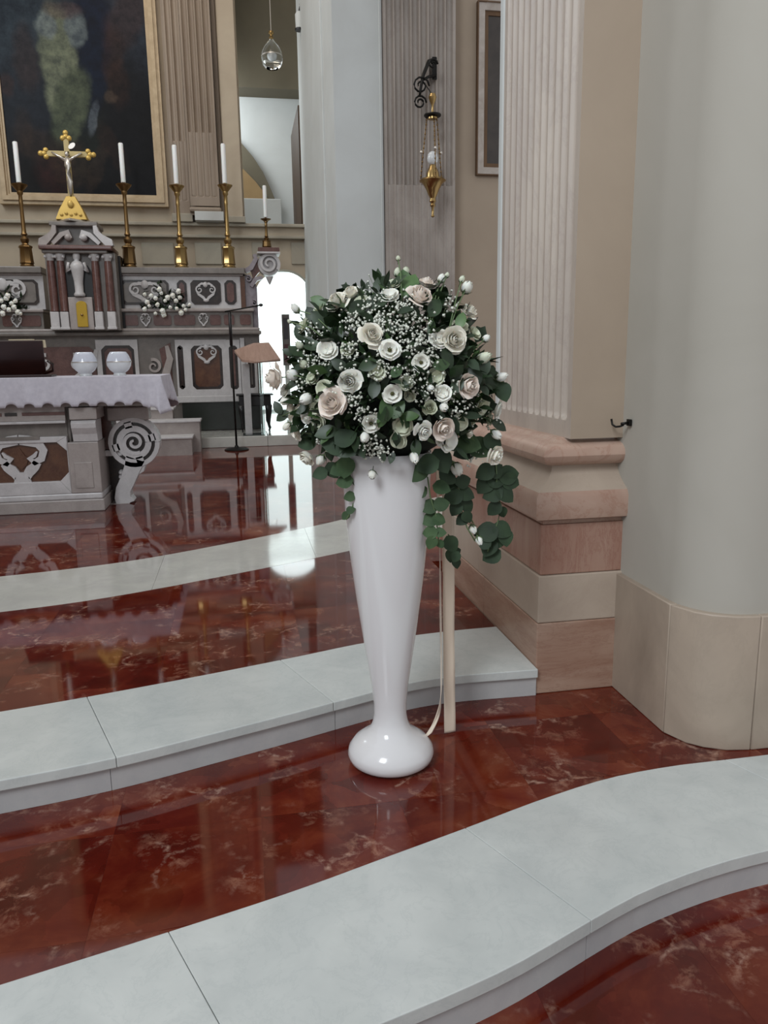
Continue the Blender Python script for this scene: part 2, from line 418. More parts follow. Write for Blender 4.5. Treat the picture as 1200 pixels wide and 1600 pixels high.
def slabs(parent, cuts, lo, hi, z0, z1, mat, slant=.33, name='slab', bevel=.002):
    """cuts are the back ends of the joints; every joint leans the same way"""
    for a, b in zip(cuts[:-1], cuts[1:]):
        n = 12; mb = MB()
        for i in range(n+1):
            xb = a+.0006+(b-a-.0012)*i/n
            yb_ = hi(xb)
            xf = xb + slant*(yb_-lo(xb)); yf = lo(xf)
            mb.v += [(xf,yf,z0),(xb,yb_,z0),(xb,yb_,z1),(xf,yf,z1)]
        for j in range(n):
            p = 4*j; q = p+4
            for t in range(4): mb.f.append((p+t, q+t, q+(t+1)%4, p+(t+1)%4))
        mb.f.append((0,1,2,3)); e = 4*n; mb.f.append((e,e+3,e+2,e+1))
        mb.build(name, mat, parent, bevel=bevel)
kerb = thing('step_front', None, None, (0,1.5,-.11)); struct(kerb, 'curved white marble kerb step sweeping across the foreground')
ccuts = [-3.2,-2.2,-1.2,-.22,.55,1.46,2.3,3.2]
slabs(kerb, ccuts, cf, cb, -.034, .002, WHITE_MARBLE, .38)
slabs(kerb, [c+.155 for c in ccuts[:-1]]+[3.2], lambda x: cf(x)+.012, lambda x: cf(x)+.12, -.112, -.036, RISER_SHADED, .2, 'riser', .001)
step = thing('step_upper', None, None, (0,2.6,0)); struct(step, 'white marble step behind the vase leading up to the presbytery')
scuts = [-3.2,-2.4,-1.5,-.585,.105,1.055]
def slabs_clip(parent, cuts, lo, hi, z0, z1, mat, slant, name, bevel, xr):
    for a, b in zip(cuts[:-1], cuts[1:]):
        n = 12; mb = MB()
        for i in range(n+1):
            xb = a+.0006+(b-a-.0012)*i/n
            s = slant if b < xr-.05 or i < n else 0
            if b > xr-.05: s = slant*(1-i/n)
            xf = xb + s*(hi(xb)-lo(xb)); yf = lo(xf)
            mb.v += [(xf,yf,z0),(xb,hi(xb),z0),(xb,hi(xb),z1),(xf,yf,z1)]
        for j in range(n):
            p = 4*j; q = p+4
            for t in range(4): mb.f.append((p+t, q+t, q+(t+1)%4, p+(t+1)%4))
        mb.f.append((0,1,2,3)); e = 4*n; mb.f.append((e,e+3,e+2,e+1))
        mb.build(name, mat, parent, bevel=bevel)
slabs_clip(step, scuts, lambda x: sf(x)-.016, sb, .078, .112, WHITE_MARBLE, .33, 'slab', .003, 1.05)
slabs_clip(step, [-3.2,-2.4,-1.5,-.44,.27,1.055], sf, lambda x: sf(x)+.12, 0, .077, RISER_SHADED, .0, 'riser', .001, 1.05)
band = thing('floor_band', None, None, (0,4.5,ZB)); struct(band, 'white marble band set flush in the red presbytery floor')
slabs(band, [-3.2,-2.3,-1.4,-.5,.4,1.3,2.2,3.2], bf, bb, .02, ZB+.0005, BAND_MARBLE, .0, 'slab', 0)

# ------------------------------------------------------------------ first fluted pilaster on its stepped pedestal (right)
def grid_panel(mb, o, u, n_, width, z0, z1, nfl, depth, z_end, cable=None, samples=10, margin=.03):
    """upright face with real flutes; o = corner at z 0, u along the face, n_ outward"""
    o = Vector(o); u = Vector(u); n_ = Vector(n_)
    pitch = (width-2*margin)/nfl; r = pitch*.42
    us = [0, margin*.5]
    for k in range(nfl):
        c = margin+pitch*(k+.5)
        for i in range(samples+1): us.append(c-r+2*r*i/samples)
    us += [width-margin*.5, width]
    zs = [z0, z_end-.002]+[z_end+r*i/4 for i in range(0,5)]
    if cable: zs += [cable-.01, cable, cable+.012]
    zs += [z1]
    def dep(x, z):
        if z < z_end: return 0
        k = int((x-margin)/pitch)
        if k < 0 or k >= nfl: return 0
        d = x-(margin+pitch*(k+.5)); e = min(0, z-(z_end+r))
        q = 1-(d*d+e*e)/(r*r)
        if q <= 1e-6: return 0
        g = math.sqrt(q)
        if cable and z < cable+.001: return depth*(.35-.30*g) if g > 0 else 0
        return depth*g
    k0 = len(mb.v); m = len(us)
    for z in zs:
        for x in us:
            p = o+u*x-n_*dep(x,z); mb.v.append((p.x,p.y,z))
    for j in range(len(zs)-1):
        for i in range(m-1):
            a = k0+j*m+i; mb.f.append((a,a+1,a+m+1,a+m))
    return mb

XW = 1.056
YF = 2.60
ped = thing('pilaster_pedestal', None, None, (1.2,3.3,0)); struct(ped, 'stepped pink and cream marble pedestal under the right fluted pilaster')
XR = 1.37
def course(z0, z1, dx, mat, name='marble_block', split=None, y1=4.0, bevel=.004):
    x0 = XW+dx; y0 = YF+dx
    ys = [y0]+(split or [])+[y1]
    for i in range(len(ys)-1):
        MB().box(x0, 1.9, ys[i]+(.0008 if i else 0), ys[i+1]-.0008, z0+.0006, z1-.0006).build(name, mat, ped, bevel=bevel)
course(0, .282, 0, PINK_H, split=[3.25])
course(.282, .467, .004, CREAM_ST, split=[3.35])
course(.467, .66, .012, PINK_V, split=[3.2])
def molding(prof, mat, name, parent, y1=4.0, xr=1.9):
    """prof: (out, z) pairs, swept round the left and front sides"""
    mb = MB(); m = len(prof)
    for out, z in prof:
        x = XW+.1-out; y = YF+.1-out
        mb.v += [(x,y1,z),(x,y,z),(xr,y,z),(xr,y1,z)]
    for j in range(m-1):
        for i in range(4):
            a = 4*j+i; b = 4*j+(i+1)%4; mb.f.append((a,a+4,b+4,b))
    mb.f.append((0,1,2,3)); e = 4*(m-1); mb.f.append((e+3,e+2,e+1,e))
    return mb.build(name, mat, parent, smooth='auto')
molding([(.080,.66),(.080,.672),(.118,.684),(.122,.70),(.122,.765),(.110,.785)], PINK, 'cap_moulding', ped)
molding([(.110,.785),(.085,.80),(.045,.83),(.030,.85),(.028,.87)], CREAM_ST, 'cavetto', ped)
molding([(.03,.87),(.055,.876),(.075,.89),(.083,.91),(.078,.93),(.06,.947),(.035,.955),(.018,.958),(.008,.966),(0,.972)], PINK, 'torus_moulding', ped)
pil = thing('pilaster_near', None, None, (1.3,3.0,1.0)); struct(pil, 'tall fluted pink-grey stone pilaster right of the flowers')
XS, Y0S, Y1S = 1.185, 2.645, 3.44
mb = MB()
grid_panel(mb, (XS,Y1S,0), (0,-1,0), (-1,0,0), Y1S-Y0S, .97, 7.5, 11, .022, P(885,657,X=XS).z)
mb.build('fluted_shaft', FLUTE_ST, pil, smooth='auto')
MB().add([(XS,Y0S,.97),(1.9,Y0S,.97),(1.9,Y0S,7.5),(XS,Y0S,7.5)], [(0,1,2,3)]).add([(XS,Y1S,.97),(1.9,Y1S,.97),(1.9,Y1S,7.5),(XS,Y1S,7.5)], [(3,2,1,0)]).build('side_face', PLASTER_TAN, pil)
MB().box(XS-.006,XS+.04,Y1S+.001,Y1S+.05,.97,7.5).build('corner_bead', PLASTER_W, pil, bevel=.008)

# ------------------------------------------------------------------ near rounded pier (right edge)
def arc(cx, cy, r, a0, a1, n): return [(cx+r*math.cos(a0+(a1-a0)*i/n), cy+r*math.sin(a0+(a1-a0)*i/n)) for i in range(n+1)]
def offset_poly(d):
    return ([(1.385+d,2.66)]+[(1.385+d,2.26)]+arc(1.385+d+.17,2.26,.17,PI,PI*1.5,8)[1:])
pier_b = thing('pier_base', None, None, (1.7,2.4,0)); struct(pier_b, 'cream marble base blocks of the rounded pier at the right edge')
def pier_block(poly, z0, z1, mat, parent, name, bevel=.004):
    return MB().prism(poly, z0, z1).build(name, mat, parent, bevel=bevel, smooth='auto')
HB = .458
pier_block([(1.372,2.64),(1.366,2.22),(1.60,2.22),(1.60,2.64)], 0, HB, PIER_ST, pier_b, 'marble_block')
pier_block([(1.366,2.218),(1.40,2.135),(1.44,2.095),(1.50,2.062),(1.578,2.048),(1.578,2.218)], 0, HB, PIER_ST, pier_b, 'marble_block')
pier_block([(1.580,2.048),(1.66,2.046),(2.3,2.046),(2.3,2.218),(1.580,2.218)], 0, HB, PIER_ST, pier_b, 'marble_block')
wp = [(1.392,2.70),(1.388,2.26)]+arc(1.388+.19,2.26,.19,PI,PI*1.5,10)[1:]+[(1.655,2.070),(1.658,2.09),(2.6,2.12),(2.6,2.70)]
w_ = MB().prism(wp, HB-.02, 7.5).build('wall_right', PLASTER, smooth='auto'); struct(w_, 'plain grey plaster rounded wall pier at the right edge')

# ------------------------------------------------------------------ far pier with fluted pilaster 2 and the plain faces
YP = 8.7
YB = 12.8
far = thing('wall_far_pier', None, None, (1.5,9,0)); struct(far, 'pale plaster pier beside the sanctuary doorway, behind the flowers')
x600 = P(600,300,Y=YP).x; x708 = P(708,300,Y=YP).x; x525 = P(525,300,Y=YP).x
MB().box(x525,x600-.02,YP,YB+.05,ZB,8.5).build('plain_face', PLASTER_W, far)
MB().box(x525-.02,x525+.10,YP+.9,YP+1.5,ZB,8.5).build('corner_strip', PLASTER_W, far, bevel=.01)
MB().box(x600-.035,x600-.005,YP-.03,YP+.1,ZB,8.5).build('white_bead', PLASTER_W, far, bevel=.006)
pil2 = thing('pilaster_far', None, None, (2,YP,0)); struct(pil2, 'cabled fluted pilaster carrying the hanging sanctuary lamp')
zc = P(655,292,Y=YP).z
mb = MB(); grid_panel(mb, (x600,YP-.08,0), (1,0,0), (0,-1,0), x708-x600, 1.1, 8.5, 8, .045, 1.25, cable=zc, samples=8, margin=.02)
mb.build('fluted_shaft', FLUTE_ST2, pil2, smooth='auto')
MB().box(x600-.04,x708+.04,YP-.12,YP+.25,ZB,1.1).build('plinth', PINK, pil2, bevel=.01)
MB().box(x600,x708,YP-.03,YP+.3,1.1,8.5).build('pilaster_core', FLUTE_ST2, pil2)
x_end = 4.2
wr = MB().box(x708,x_end,YP+.22,YP+.5,ZB,8.5).build('wall_chapel', PLASTER_TAN); struct(wr, 'tan plaster wall carrying the silvered picture frame')
# ------------------------------------------------------------------ back wall
YB = 12.8
def hx(px,py,Y): return P(px,py,Y=Y).x
def hz(px,py,Y): return P(px,py,Y=Y).z
ZC = hz(430,352,YB)
xl = hx(404,560,YB); xr_ = xl+ .90; zs = hz(450,421,YB)-.40
archp = [(xl,zs)]+[( (xl+xr_)/2-(xr_-xl)/2*math.cos(PI*i/16), zs+.40*math.sin(PI*i/16)) for i in range(1,16)]+[(xr_,zs)]
poly = [(-5.2,ZB),(xl,ZB)]+archp+[(xr_,ZB),(1.6,ZB),(1.6,ZC-.05),(-5.2,ZC-.05)]
wb = MB().plate(poly, YB, YB+.28).build('wall_back', BACKWALL); struct(wb, 'beige back wall with the arched doorway')
x377 = hx(376,200,YB)
wb2 = MB().box(-5.2,x377,YB,YB+.3,ZC,9).build('wall_back_upper', BACKWALL); struct(wb2, 'beige wall behind the altar painting')
# cornice
tr = thing('trim_1', None, None, (-1,YB,ZC)); struct(tr, 'moulded cornice ledge across the back wall')
x0c, x1c = -5.2, 1.3
MB().box(x0c,x1c,YB-.16,YB+.3,ZC-.05,ZC+.0).build('cornice_ledge', CORNICE, tr, bevel=.012)
MB().box(x0c,x1c,YB-.08,YB-.001,ZC-.17,ZC-.05).build('cornice_band', BACKWALL, tr)
MB().box(x0c,x1c,YB-.12,YB-.001,ZC-.215,ZC-.17).build('cornice_fillet', CORNICE, tr, bevel=.01)
# raised panels under the cornice
for a,b in ((222,272),(305,346),(394,414),(455,480)):
    xa, xb = hx(a,395,YB), hx(b,395,YB)
    MB().box(xa,xb,YB-.03,YB-.001,hz(a,413,YB),hz(a,379,YB)).build('raised_panel', CORNICE, tr, bevel=.006)
# stepped pilaster cluster beside the painting
clu = thing('pilaster_altar', None, None, (-.4,YB,ZC)); struct(clu, 'clustered fluted pilasters right of the altar painting')
def xx(p): return hx(p,340,YB)
MB().box(xx(272),xx(302),YB-.10,YB,ZC,9).build('side_pilaster', ALTAR_PIL, clu)
mb = MB(); grid_panel(mb, (xx(300),YB-.26,0),(1,0,0),(0,-1,0), xx(345)-xx(300), ZC+.22, 9, 4, .05, ZC+.34, cable=hz(330,215,YB), samples=8, margin=.02)
mb.build('fluted_shaft', ALTAR_PIL, clu, smooth='auto')
MB().box(xx(300),xx(345),YB-.20,YB,ZC+.1,9).build('pilaster_core', ALTAR_PIL, clu)
MB().box(xx(306),xx(350),YB-.34,YB,ZC+.0,ZC+.13).build('plinth', PLASTER_W, clu, bevel=.006)
MB().box(xx(298),xx(347),YB-.30,YB,ZC+.13,ZC+.20).build('base_torus', ALTAR_PIL, clu, bevel=.03)
mb = MB(); grid_panel(mb, (xx(275),YB-.15,0),(1,0,0),(0,-1,0), xx(299)-xx(275), ZC+.12, 9, 2, .04, ZC+.3, cable=hz(290,225,YB), samples=8, margin=.02)
mb.build('fluted_shaft', ALTAR_PIL, clu, smooth='auto')
MB().box(xx(270),xx(302),YB-.2,YB,ZC,ZC+.12).build('plinth', CORNICE, clu, bevel=.01)
MB().box(xx(346),xx(352),YB-.06,YB,ZC,9).build('side_pilaster', ALTAR_PIL, clu)
MB().box(xx(354),xx(380),YB-.17,YB,ZC,9).build('side_pilaster', BACKWALL, clu, bevel=.01)
MB().box(xx(351),xx(383),YB-.21,YB,ZC,ZC+.09).build('plinth', CORNICE, clu, bevel=.01)
# space seen through the upper opening
YG = 14.8
gal = thing('wall_gallery', None, None, (.8,YG,ZC)); struct(gal, 'pale gallery recess seen above the cornice')
MB().box(-1,3,YG,YG+.2,ZC-.3,9).build('rear_face', PLASTER_W, gal)
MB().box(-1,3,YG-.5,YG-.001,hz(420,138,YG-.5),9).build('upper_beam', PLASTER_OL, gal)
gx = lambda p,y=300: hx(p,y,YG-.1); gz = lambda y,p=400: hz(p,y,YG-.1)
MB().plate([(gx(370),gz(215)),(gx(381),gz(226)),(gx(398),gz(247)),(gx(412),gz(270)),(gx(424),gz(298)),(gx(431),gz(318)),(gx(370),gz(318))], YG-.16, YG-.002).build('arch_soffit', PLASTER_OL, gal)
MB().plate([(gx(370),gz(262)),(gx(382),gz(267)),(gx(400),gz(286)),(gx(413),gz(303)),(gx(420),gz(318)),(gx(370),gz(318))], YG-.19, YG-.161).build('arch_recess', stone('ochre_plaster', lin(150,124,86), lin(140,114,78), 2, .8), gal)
MB().box(gx(365),gx(436),YG-.6,YG-.2,gz(360),gz(319)).build('parapet', PLASTER_W, gal, bevel=.01)
MB().box(1.6,3,YB,YG,ZC-.3,9).build('side_face', PLASTER_W, gal)
MB().box(-1,3,YB+.31,YG+.2,ZC-.36,ZC-.31).build('gallery_floor', CORNICE, gal)
# ------------------------------------------------------------------ bright side room behind the arch
room = thing('wall_side_room', None, None, (.8,13,0)); struct(room, 'sunlit side room seen through the arched doorway')
MB().box(-.6,2.4,15.8,15.9,0,3.1).build('rear_face', PLASTER_W, room)
MB().box(-.7,-.6,13.1,15.9,0,3.1).build('side_face', PLASTER_W, room)
MB().box(2.4,2.5,13.1,15.9,0,3.1).build('side_face', PLASTER_W, room)
MB().box(-.7,2.5,13.1,15.9,3.04,3.1).build('room_ceiling', PLASTER_W, room)
dl = base_mat('glowing_pane', (1,1,1,1), .5); nt,N,L,b = nodes(dl)
b.inputs['Emission Color'].default_value = (.84,.99,1.0,1); b.inputs['Emission Strength'].default_value = 1.0  # glowing surface added so the doorway and its floor reflection come out bright
win = thing('added_window_1', None, None, (.9,15.75,.4)); struct(win, 'tall glowing window added in the side room to brighten the arched doorway')
MB().box(-.35,2.2,15.73,15.75,.30,2.95).build('pane', dl, win)
MB().box(-.40,-.35,15.68,15.77,.25,3.0).build('window_frame', PLASTER_W, win)
MB().box(2.2,2.25,15.68,15.77,.25,3.0).build('window_frame', PLASTER_W, win)
area('side_room_light', (1.0,14.5,2.95), (1.0,14.5,0), 1.6, 20, (.85,.98,1.0))  # unseen area light added to brighten the side room
o = thing('door_1', None, None, (.9,14.0,.3)); struct(o, 'narrow dark framed door leaf standing in the bright side room')
ya = 14.0
MB().box(hx(441,520,ya),hx(453,520,ya),ya,ya+.05,hz(446,571,ya),hz(446,491,ya)).build('door_leaf', stone('grey_frame', lin(120,112,112), lin(100,92,92),4,.5), o, bevel=.004)
MB().box(hx(443.5,520,ya),hx(450.5,520,ya),ya-.012,ya-.001,hz(446,530,ya),hz(446,497,ya)).build('door_panel', stone('slate_panel', lin(66,62,70), lin(56,52,58),4,.4), o)
MB().box(hx(443.5,520,ya),hx(450.5,520,ya),ya-.012,ya-.001,hz(446,566,ya),hz(446,538,ya)).build('door_panel', stone('wine_panel', lin(92,52,60), lin(78,42,50),4,.4), o)
MB().box(hx(443.5,520,ya),hx(450.5,520,ya),ya+.055,ya+.06,.3,hz(446,571,ya)).build('door_post', PLASTER_W, o)
# ------------------------------------------------------------------ platform and altar steps
ZP = hz(430,686,P(430,703,Z=ZB).y)
YPL = P(360,699,Z=ZB).y
pl = thing('platform', None, None, (0,YPL,ZB)); struct(pl, 'low white marble platform in front of the high altar')
for a,b in ((-4.5,-3.2),(-3.2,-1.9),(-1.9,-.6),(-.6,.35),(.35,1.05)):
    MB().box(a+.001,b-.001,YPL,YPL+.7,ZB,ZP).build('slab', BAND_MARBLE, pl, bevel=.008)
MB().box(-4.5,1.05,YPL+.701,YB,ZB,ZP).build('platform_floor', BAND_MARBLE, pl)
MB().box(xl,xr_,YB,YB+.3,ZB,ZP).build('threshold', BAND_MARBLE, pl)
MB().box(-.59,2.39,YB+.3,15.7,ZB-.1,ZP).build('room_floor', BAND_MARBLE, pl)
st = thing('altar_steps', None, None, (-1.9,10,ZB)); struct(st, 'three pale marble steps rising to the high altar')
ys1 = P(300,711,Z=ZB).y
z1 = hz(300,683,ys1); z2 = hz(312,657,ys1+.35); z3 = hz(270,638,ys1+.7)
xa = hx(300,700,ys1); xb = hx(312,670,ys1+.35); xc = hx(270,650,ys1+.7)
CX = -1.9
MB().box(2*CX-xa,xa,ys1,ys1+.35,ZB,z1-.02).build('riser', TABLEM, st)
MB().box(2*CX-xa-.02,xa+.02,ys1-.02,ys1+.349,z1-.02,z1+.01).build('tread', PALEM, st, bevel=.008)
MB().box(2*CX-xb,xb,ys1+.35,ys1+.7,ZB,z2-.02).build('riser', TABLEM, st)
MB().box(2*CX-xb-.02,xb+.02,ys1+.33,ys1+.699,z2-.02,z2+.01).build('tread', PALEM, st, bevel=.008)
MB().box(2*CX-xc,xc,ys1+.7,ys1+1.0,ZB,z3-.02).build('riser', TABLEM, st)
MB().box(2*CX-xc-.02,xc+.02,ys1+.68,ys1+1.15,z3-.02,z3+.01).build('tread', PALEM, st, bevel=.008)

# ------------------------------------------------------------------ high altar
YA = 11.75
ha = thing('high_altar', 'grey and white marble high altar with inlaid panels below the painting', 'altar', (CX,YA,ZP))
ax = lambda p,y=500: hx(p,y,YA); az = lambda y,p=280: hz(p,y,YA)
XL = 2*CX-ax(404)
zM = az(520)
MB().box(XL,ax(404),YA,YA+.7,ZP,zM-.03).build('altar_body', GREYM, ha)
MB().box(XL-.04,ax(407),YA-.14,YA+.7,zM-.035,zM+.02).build('mensa', GREYM, ha, bevel=.015)
MB().box(XL-.02,ax(405),YA-.08,YA+.7,zM+.02,zM+.065).build('mensa_moulding', TABLEM, ha, bevel=.015)
MB().box(ax(283,600),ax(404,600),YA-.06,YA-.001,az(672),az(628)).build('green_shadow_plinth', GREEN_SHADOW, ha)  # dark green strip with the shadow below the base moulding in its colour
MB().box(ax(240,600),ax(382,600),YA-.12,YA-.061,az(629),az(619)).build('base_moulding', PALEM, ha, bevel=.01)
def oct_(x0,x1,z0,z1,c): return [(x0+c,z0),(x1-c,z0),(x1,z0+c),(x1,z1-c),(x1-c,z1),(x0+c,z1),(x0,z1-c),(x0,z0+c)]
def frame_plate(mb, x0,x1,z0,z1, ix0,ix1,iz0,iz1, c, y0, y1):
    """plate with an octagonal opening"""
    outer = [(x0,z0),(x1,z0),(x1,z1),(x0,z1)]
    inn = oct_(ix0,ix1,iz0,iz1,c)
    quads = [(0,1,[0,1]),(1,2,[2,3]),(2,3,[4,5]),(3,0,[6,7])]
    for a,b,(p,q) in quads: mb.plate([outer[a],outer[b],inn[q],inn[p]], y0, y1)
    for cidx,(p,q) in ((1,(1,2)),(2,(3,4)),(3,(5,6)),(0,(7,0))): mb.plate([outer[cidx],inn[q],inn[p]], y0, y1)
    return mb
def panel(px0,py0,px1,py1, ins, fill, border=DARKM, frame=PALEM, Y=YA, par=None, cc=.05, names=('panel_frame','panel_border','inlay_panel'), bw=.038):
    par = par or ha
    xm, ym = (px0+px1)/2,(py0+py1)/2
    x0,x1 = hx(px0,ym,Y),hx(px1,ym,Y); z0,z1 = hz(xm,py1,Y),hz(xm,py0,Y)
    l,t,r,b_ = ins; s = (x1-x0)/(px1-px0)
    ix0,ix1,iz0,iz1 = x0+l*s,x1-r*s,z0+b_*s,z1-t*s
    frame_plate(MB(), x0,x1,z0,z1, ix0,ix1,iz0,iz1, cc, Y-.045, Y-.002).build(names[0], frame, par)
    frame_plate(MB(), ix0-.005,ix1+.005,iz0-.005,iz1+.005, ix0+bw,ix1-bw,iz0+bw,iz1-bw, cc*.9, Y-.028, Y-.0015).build(names[1], border, par)
    MB().plate(oct_(ix0,ix1,iz0,iz1,cc), Y-.02, Y-.001).build(names[2], fill, par)
    return (ix0+ix1)/2,(iz0+iz1)/2,ix1-ix0,iz1-iz0
def scroll(mb, cx, cz, s, Y0, Y1, flip=1):
    """acanthus scroll: a curl with a tail"""
    pts = []; wd = []
    for i in range(22):
        t = i/21; a = t*2.6*PI; r = s*(.12+.5*t)
        pts.append((cx+flip*r*math.cos(a), cz+r*math.sin(a))); wd.append(s*(.10+.16*t))
    mb.stroke(pts, wd, Y0, Y1); return mb
def ornament(cx, cz, wdt, hgt, Y, par, mat=PALEM, name='carved_ornament'):
    mb = MB()
    for f in (-1,1):
        scroll(mb, cx+f*wdt*.26, cz+hgt*.12, wdt*.26, Y-.05, Y-.02, f)
        mb.stroke([(cx,cz-hgt*.42),(cx+f*wdt*.12,cz-hgt*.25),(cx+f*wdt*.30,cz-hgt*.1),(cx+f*wdt*.40,cz+hgt*.1)], [wdt*.08,wdt*.11,wdt*.10,wdt*.05], Y-.045, Y-.02)
        mb.stroke([(cx,cz+hgt*.38),(cx+f*wdt*.15,cz+hgt*.42),(cx+f*wdt*.30,cz+hgt*.33)], [wdt*.10,wdt*.09,wdt*.05], Y-.045, Y-.02)
    mb.ball((cx,Y-.04,cz+hgt*.36), wdt*.1, .02, wdt*.12); mb.ball((cx,Y-.04,cz-hgt*.40), wdt*.12, .02, wdt*.07)
    return mb.build(name, mat, par, smooth='auto')
# lower front panels
c = panel(291,531,355,619,(9,9,7,11), BROWNM); ornament(c[0],c[1]+c[3]*.30,c[2]*.8,c[3]*.45,YA,ha)
panel(276,531,291,619,(3,9,3,11), ROSEM, cc=.03)
panel(355,531,376,619,(4,9,4,11), ROSEM, cc=.03)
c = panel(153,531,218,619,(8,9,6,11), ROSEM, cc=.06)
panel(384,545,402,614,(4,6,4,8), GREYM, cc=.02)
MB().box(ax(376,560),ax(383,560),YA-.06,YA-.001,az(619),az(529)).build('corner_post', PALEM, ha, bevel=.006)
mb = MB(); scroll(mb, ax(240,560), az(572), .17, YA-.06, YA-.01, 1); mb.stroke([(ax(228),az(612)),(ax(236),az(600)),(ax(252),az(590)),(ax(262),az(560)),(ax(258),az(540))],[.06,.09,.12,.09,.05],YA-.06,YA-.01)
mb.build('carved_ornament', TABLEM, ha)
MB().plate([(ax(250,560),az(545)),(ax(268,560),az(535)),(ax(268,560),az(610)),(ax(246,560),az(600)),(ax(254,560),az(575))],YA-.02,YA-.001).build('inlay_panel', ROSEM, ha)
c0 = ax(95,560)
mb = MB()
for f in (-1,1):
    scroll(mb, c0+f*.22, az(565), .2, YA-.06, YA-.01, f); mb.stroke([(c0,az(600)),(c0+f*.2,az(590)),(c0+f*.42,az(570)),(c0+f*.5,az(545))],[.08,.12,.1,.05],YA-.06,YA-.01)
mb.build('carved_ornament', PALEM, ha)
MB().plate(oct_(ax(20,560),ax(150,560),az(610),az(540),.08),YA-.015,YA-.001).build('inlay_panel', ROSEM, ha)
# frieze between mensa and ledge
zf0, zf1 = zM+.066, az(487)
YFZ = YA+.04
for a,b in ((184,395),(-60,68)):
    MB().box(hx(a,500,YFZ),hx(b,500,YFZ),YFZ,YA+.7,zf0,zf1).build('frieze', GREYM, ha)
    MB().box(hx(a-3,490,YFZ),hx(b+2,490,YFZ),YFZ-.06,YA+.7,zf1,zf1+.045).build('ledge', TABLEM, ha, bevel=.012)
fz = (zf0+zf1)/2; fh = (zf1-zf0)*.32
for a,b in ((188,216),(240,268),(272,305),(328,345),(350,366),(375,392),(4,20),(32,64)):
    MB().plate(oct_(hx(a,500,YFZ),hx(b,500,YFZ),fz-fh,fz+fh,.02),YFZ-.012,YFZ-.001).build('inlay_panel', ROSEM, ha)
for a in (228,318,27):
    ornament(hx(a,500,YFZ),fz,.17,(zf1-zf0)*.9,YFZ,ha)
# upper gradine
YU = YA+.10
zu0, zu1 = zf1+.045, hz(280,431,YU)
ux = lambda p: hx(p,455,YU)
for a,b in ((184,376),(-60,69)):
    MB().box(ux(a),ux(b),YU,YA+.7,zu0,zu1).build('gradine', PALEM, ha)
    MB().box(ux(a-3),ux(b+8 if b > 100 else b+1),YU-.09,YA+.7,zu1+.02,zu1+.11).build('top_ledge', GREYM, ha, bevel=.012)
    MB().box(ux(a-1),ux(b+5 if b > 100 else b),YU-.05,YA+.7,zu1,zu1+.02).build('ledge_moulding', TABLEM, ha, bevel=.006)
MB().box(ux(376.3),ux(383),YU-.02,YA+.7,zu0-.08,zu1).build('end_strip', BROWNM, ha)
def gpanel(a,b,fill,orn=False,cc=.045):
    x0,x1 = ux(a),ux(b); z0,z1 = zu0+.06,zu1-.06
    MB().plate(oct_(x0,x1,z0,z1,cc),YU-.012,YU-.001).build('panel_border', DARKM, ha)
    MB().plate(oct_(x0+.032,x1-.032,z0+.032,z1-.032,cc*.75),YU-.018,YU-.0125).build('inlay_panel', fill, ha)
    if orn: ornament((x0+x1)/2,(z0+z1)/2,(x1-x0)*.8,(z1-z0)*.85,YU,ha)
gpanel(190,264,GREYM,True); gpanel(277,292,ROSEM); gpanel(298,345,DARKM,True); gpanel(351,369,ROSEM); gpanel(-50,60,GREYM,True)
# right end console with the large volute
con = MB()
YCN = YU+.02
cxv, czv = hx(420,413,YCN), hz(420,413,YCN)
sp = []; wd = []
for i in range(40):
    t = i/39; a = -.6+t*3.6*PI; r = .15*(1-.78*t)
    sp.append((cxv+r*math.cos(a), czv+r*math.sin(a))); wd.append(.045*(1-.5*t))
con.stroke(sp, wd, YCN-.09, YCN-.02)
con.plate([(cxv+.16*math.cos(2*PI*i/24),czv+.16*math.sin(2*PI*i/24)) for i in range(24)], YCN-.03, YCN+.2)
con.build('volute', PALEM, ha, smooth='auto')
con = MB()
con.stroke([(hx(383,425,YCN),hz(383,424,YCN)),(hx(392,420,YCN),hz(392,419,YCN)),(hx(400,408,YCN),hz(400,405,YCN)),(hx(397,398,YCN),hz(397,398,YCN))],[.06,.07,.06,.05],YCN-.06,YCN+.1)
scroll(con, hx(388,436,YCN), hz(388,436,YCN), .08, YCN-.06, YCN+.1)
con.stroke([(hx(392,448,YCN),hz(392,448,YCN)),(hx(400,436,YCN),hz(400,436,YCN)),(hx(410,434,YCN),hz(410,434,YCN))],[.05,.06,.04],YCN-.06,YCN+.1)
scroll(con, hx(397,476,YCN), hz(397,474,YCN), .08, YCN-.08, YCN+.1)
con.plate([(hx(383,440,YCN),hz(383,428,YCN)),(hx(383,480,YCN),hz(383,515,YCN)),(hx(403,480,YCN),hz(403,515,YCN)),(hx(403,480,YCN),hz(403,450,YCN)),(hx(396,440,YCN),hz(396,435,YCN))],YCN,YCN+.2)
con.build('scroll_console', stone('veined_console', lin(150,142,148), lin(118,108,114), 8, .35), ha)
MB().plate([(hx(392,420,YCN),hz(392,424,YCN)),(hx(404,412,YCN),hz(404,404,YCN)),(hx(406,430,YCN),hz(406,424,YCN)),(hx(396,434,YCN),hz(396,436,YCN))],YCN-.02,YCN+.12).build('inlay_panel', ROSEM, ha)
MB().box(hx(401,392,YCN),hx(437,392,YCN),YCN-.14,YCN+.24,hz(420,398,YCN),hz(420,395,YCN)).build('cap_slab', PALEM, ha, bevel=.006)
MB().box(hx(403,392,YCN),hx(436,392,YCN),YCN-.12,YCN+.22,hz(420,394.6,YCN),hz(420,388,YCN)).build('cap_slab', ROSEM, ha, bevel=.006)
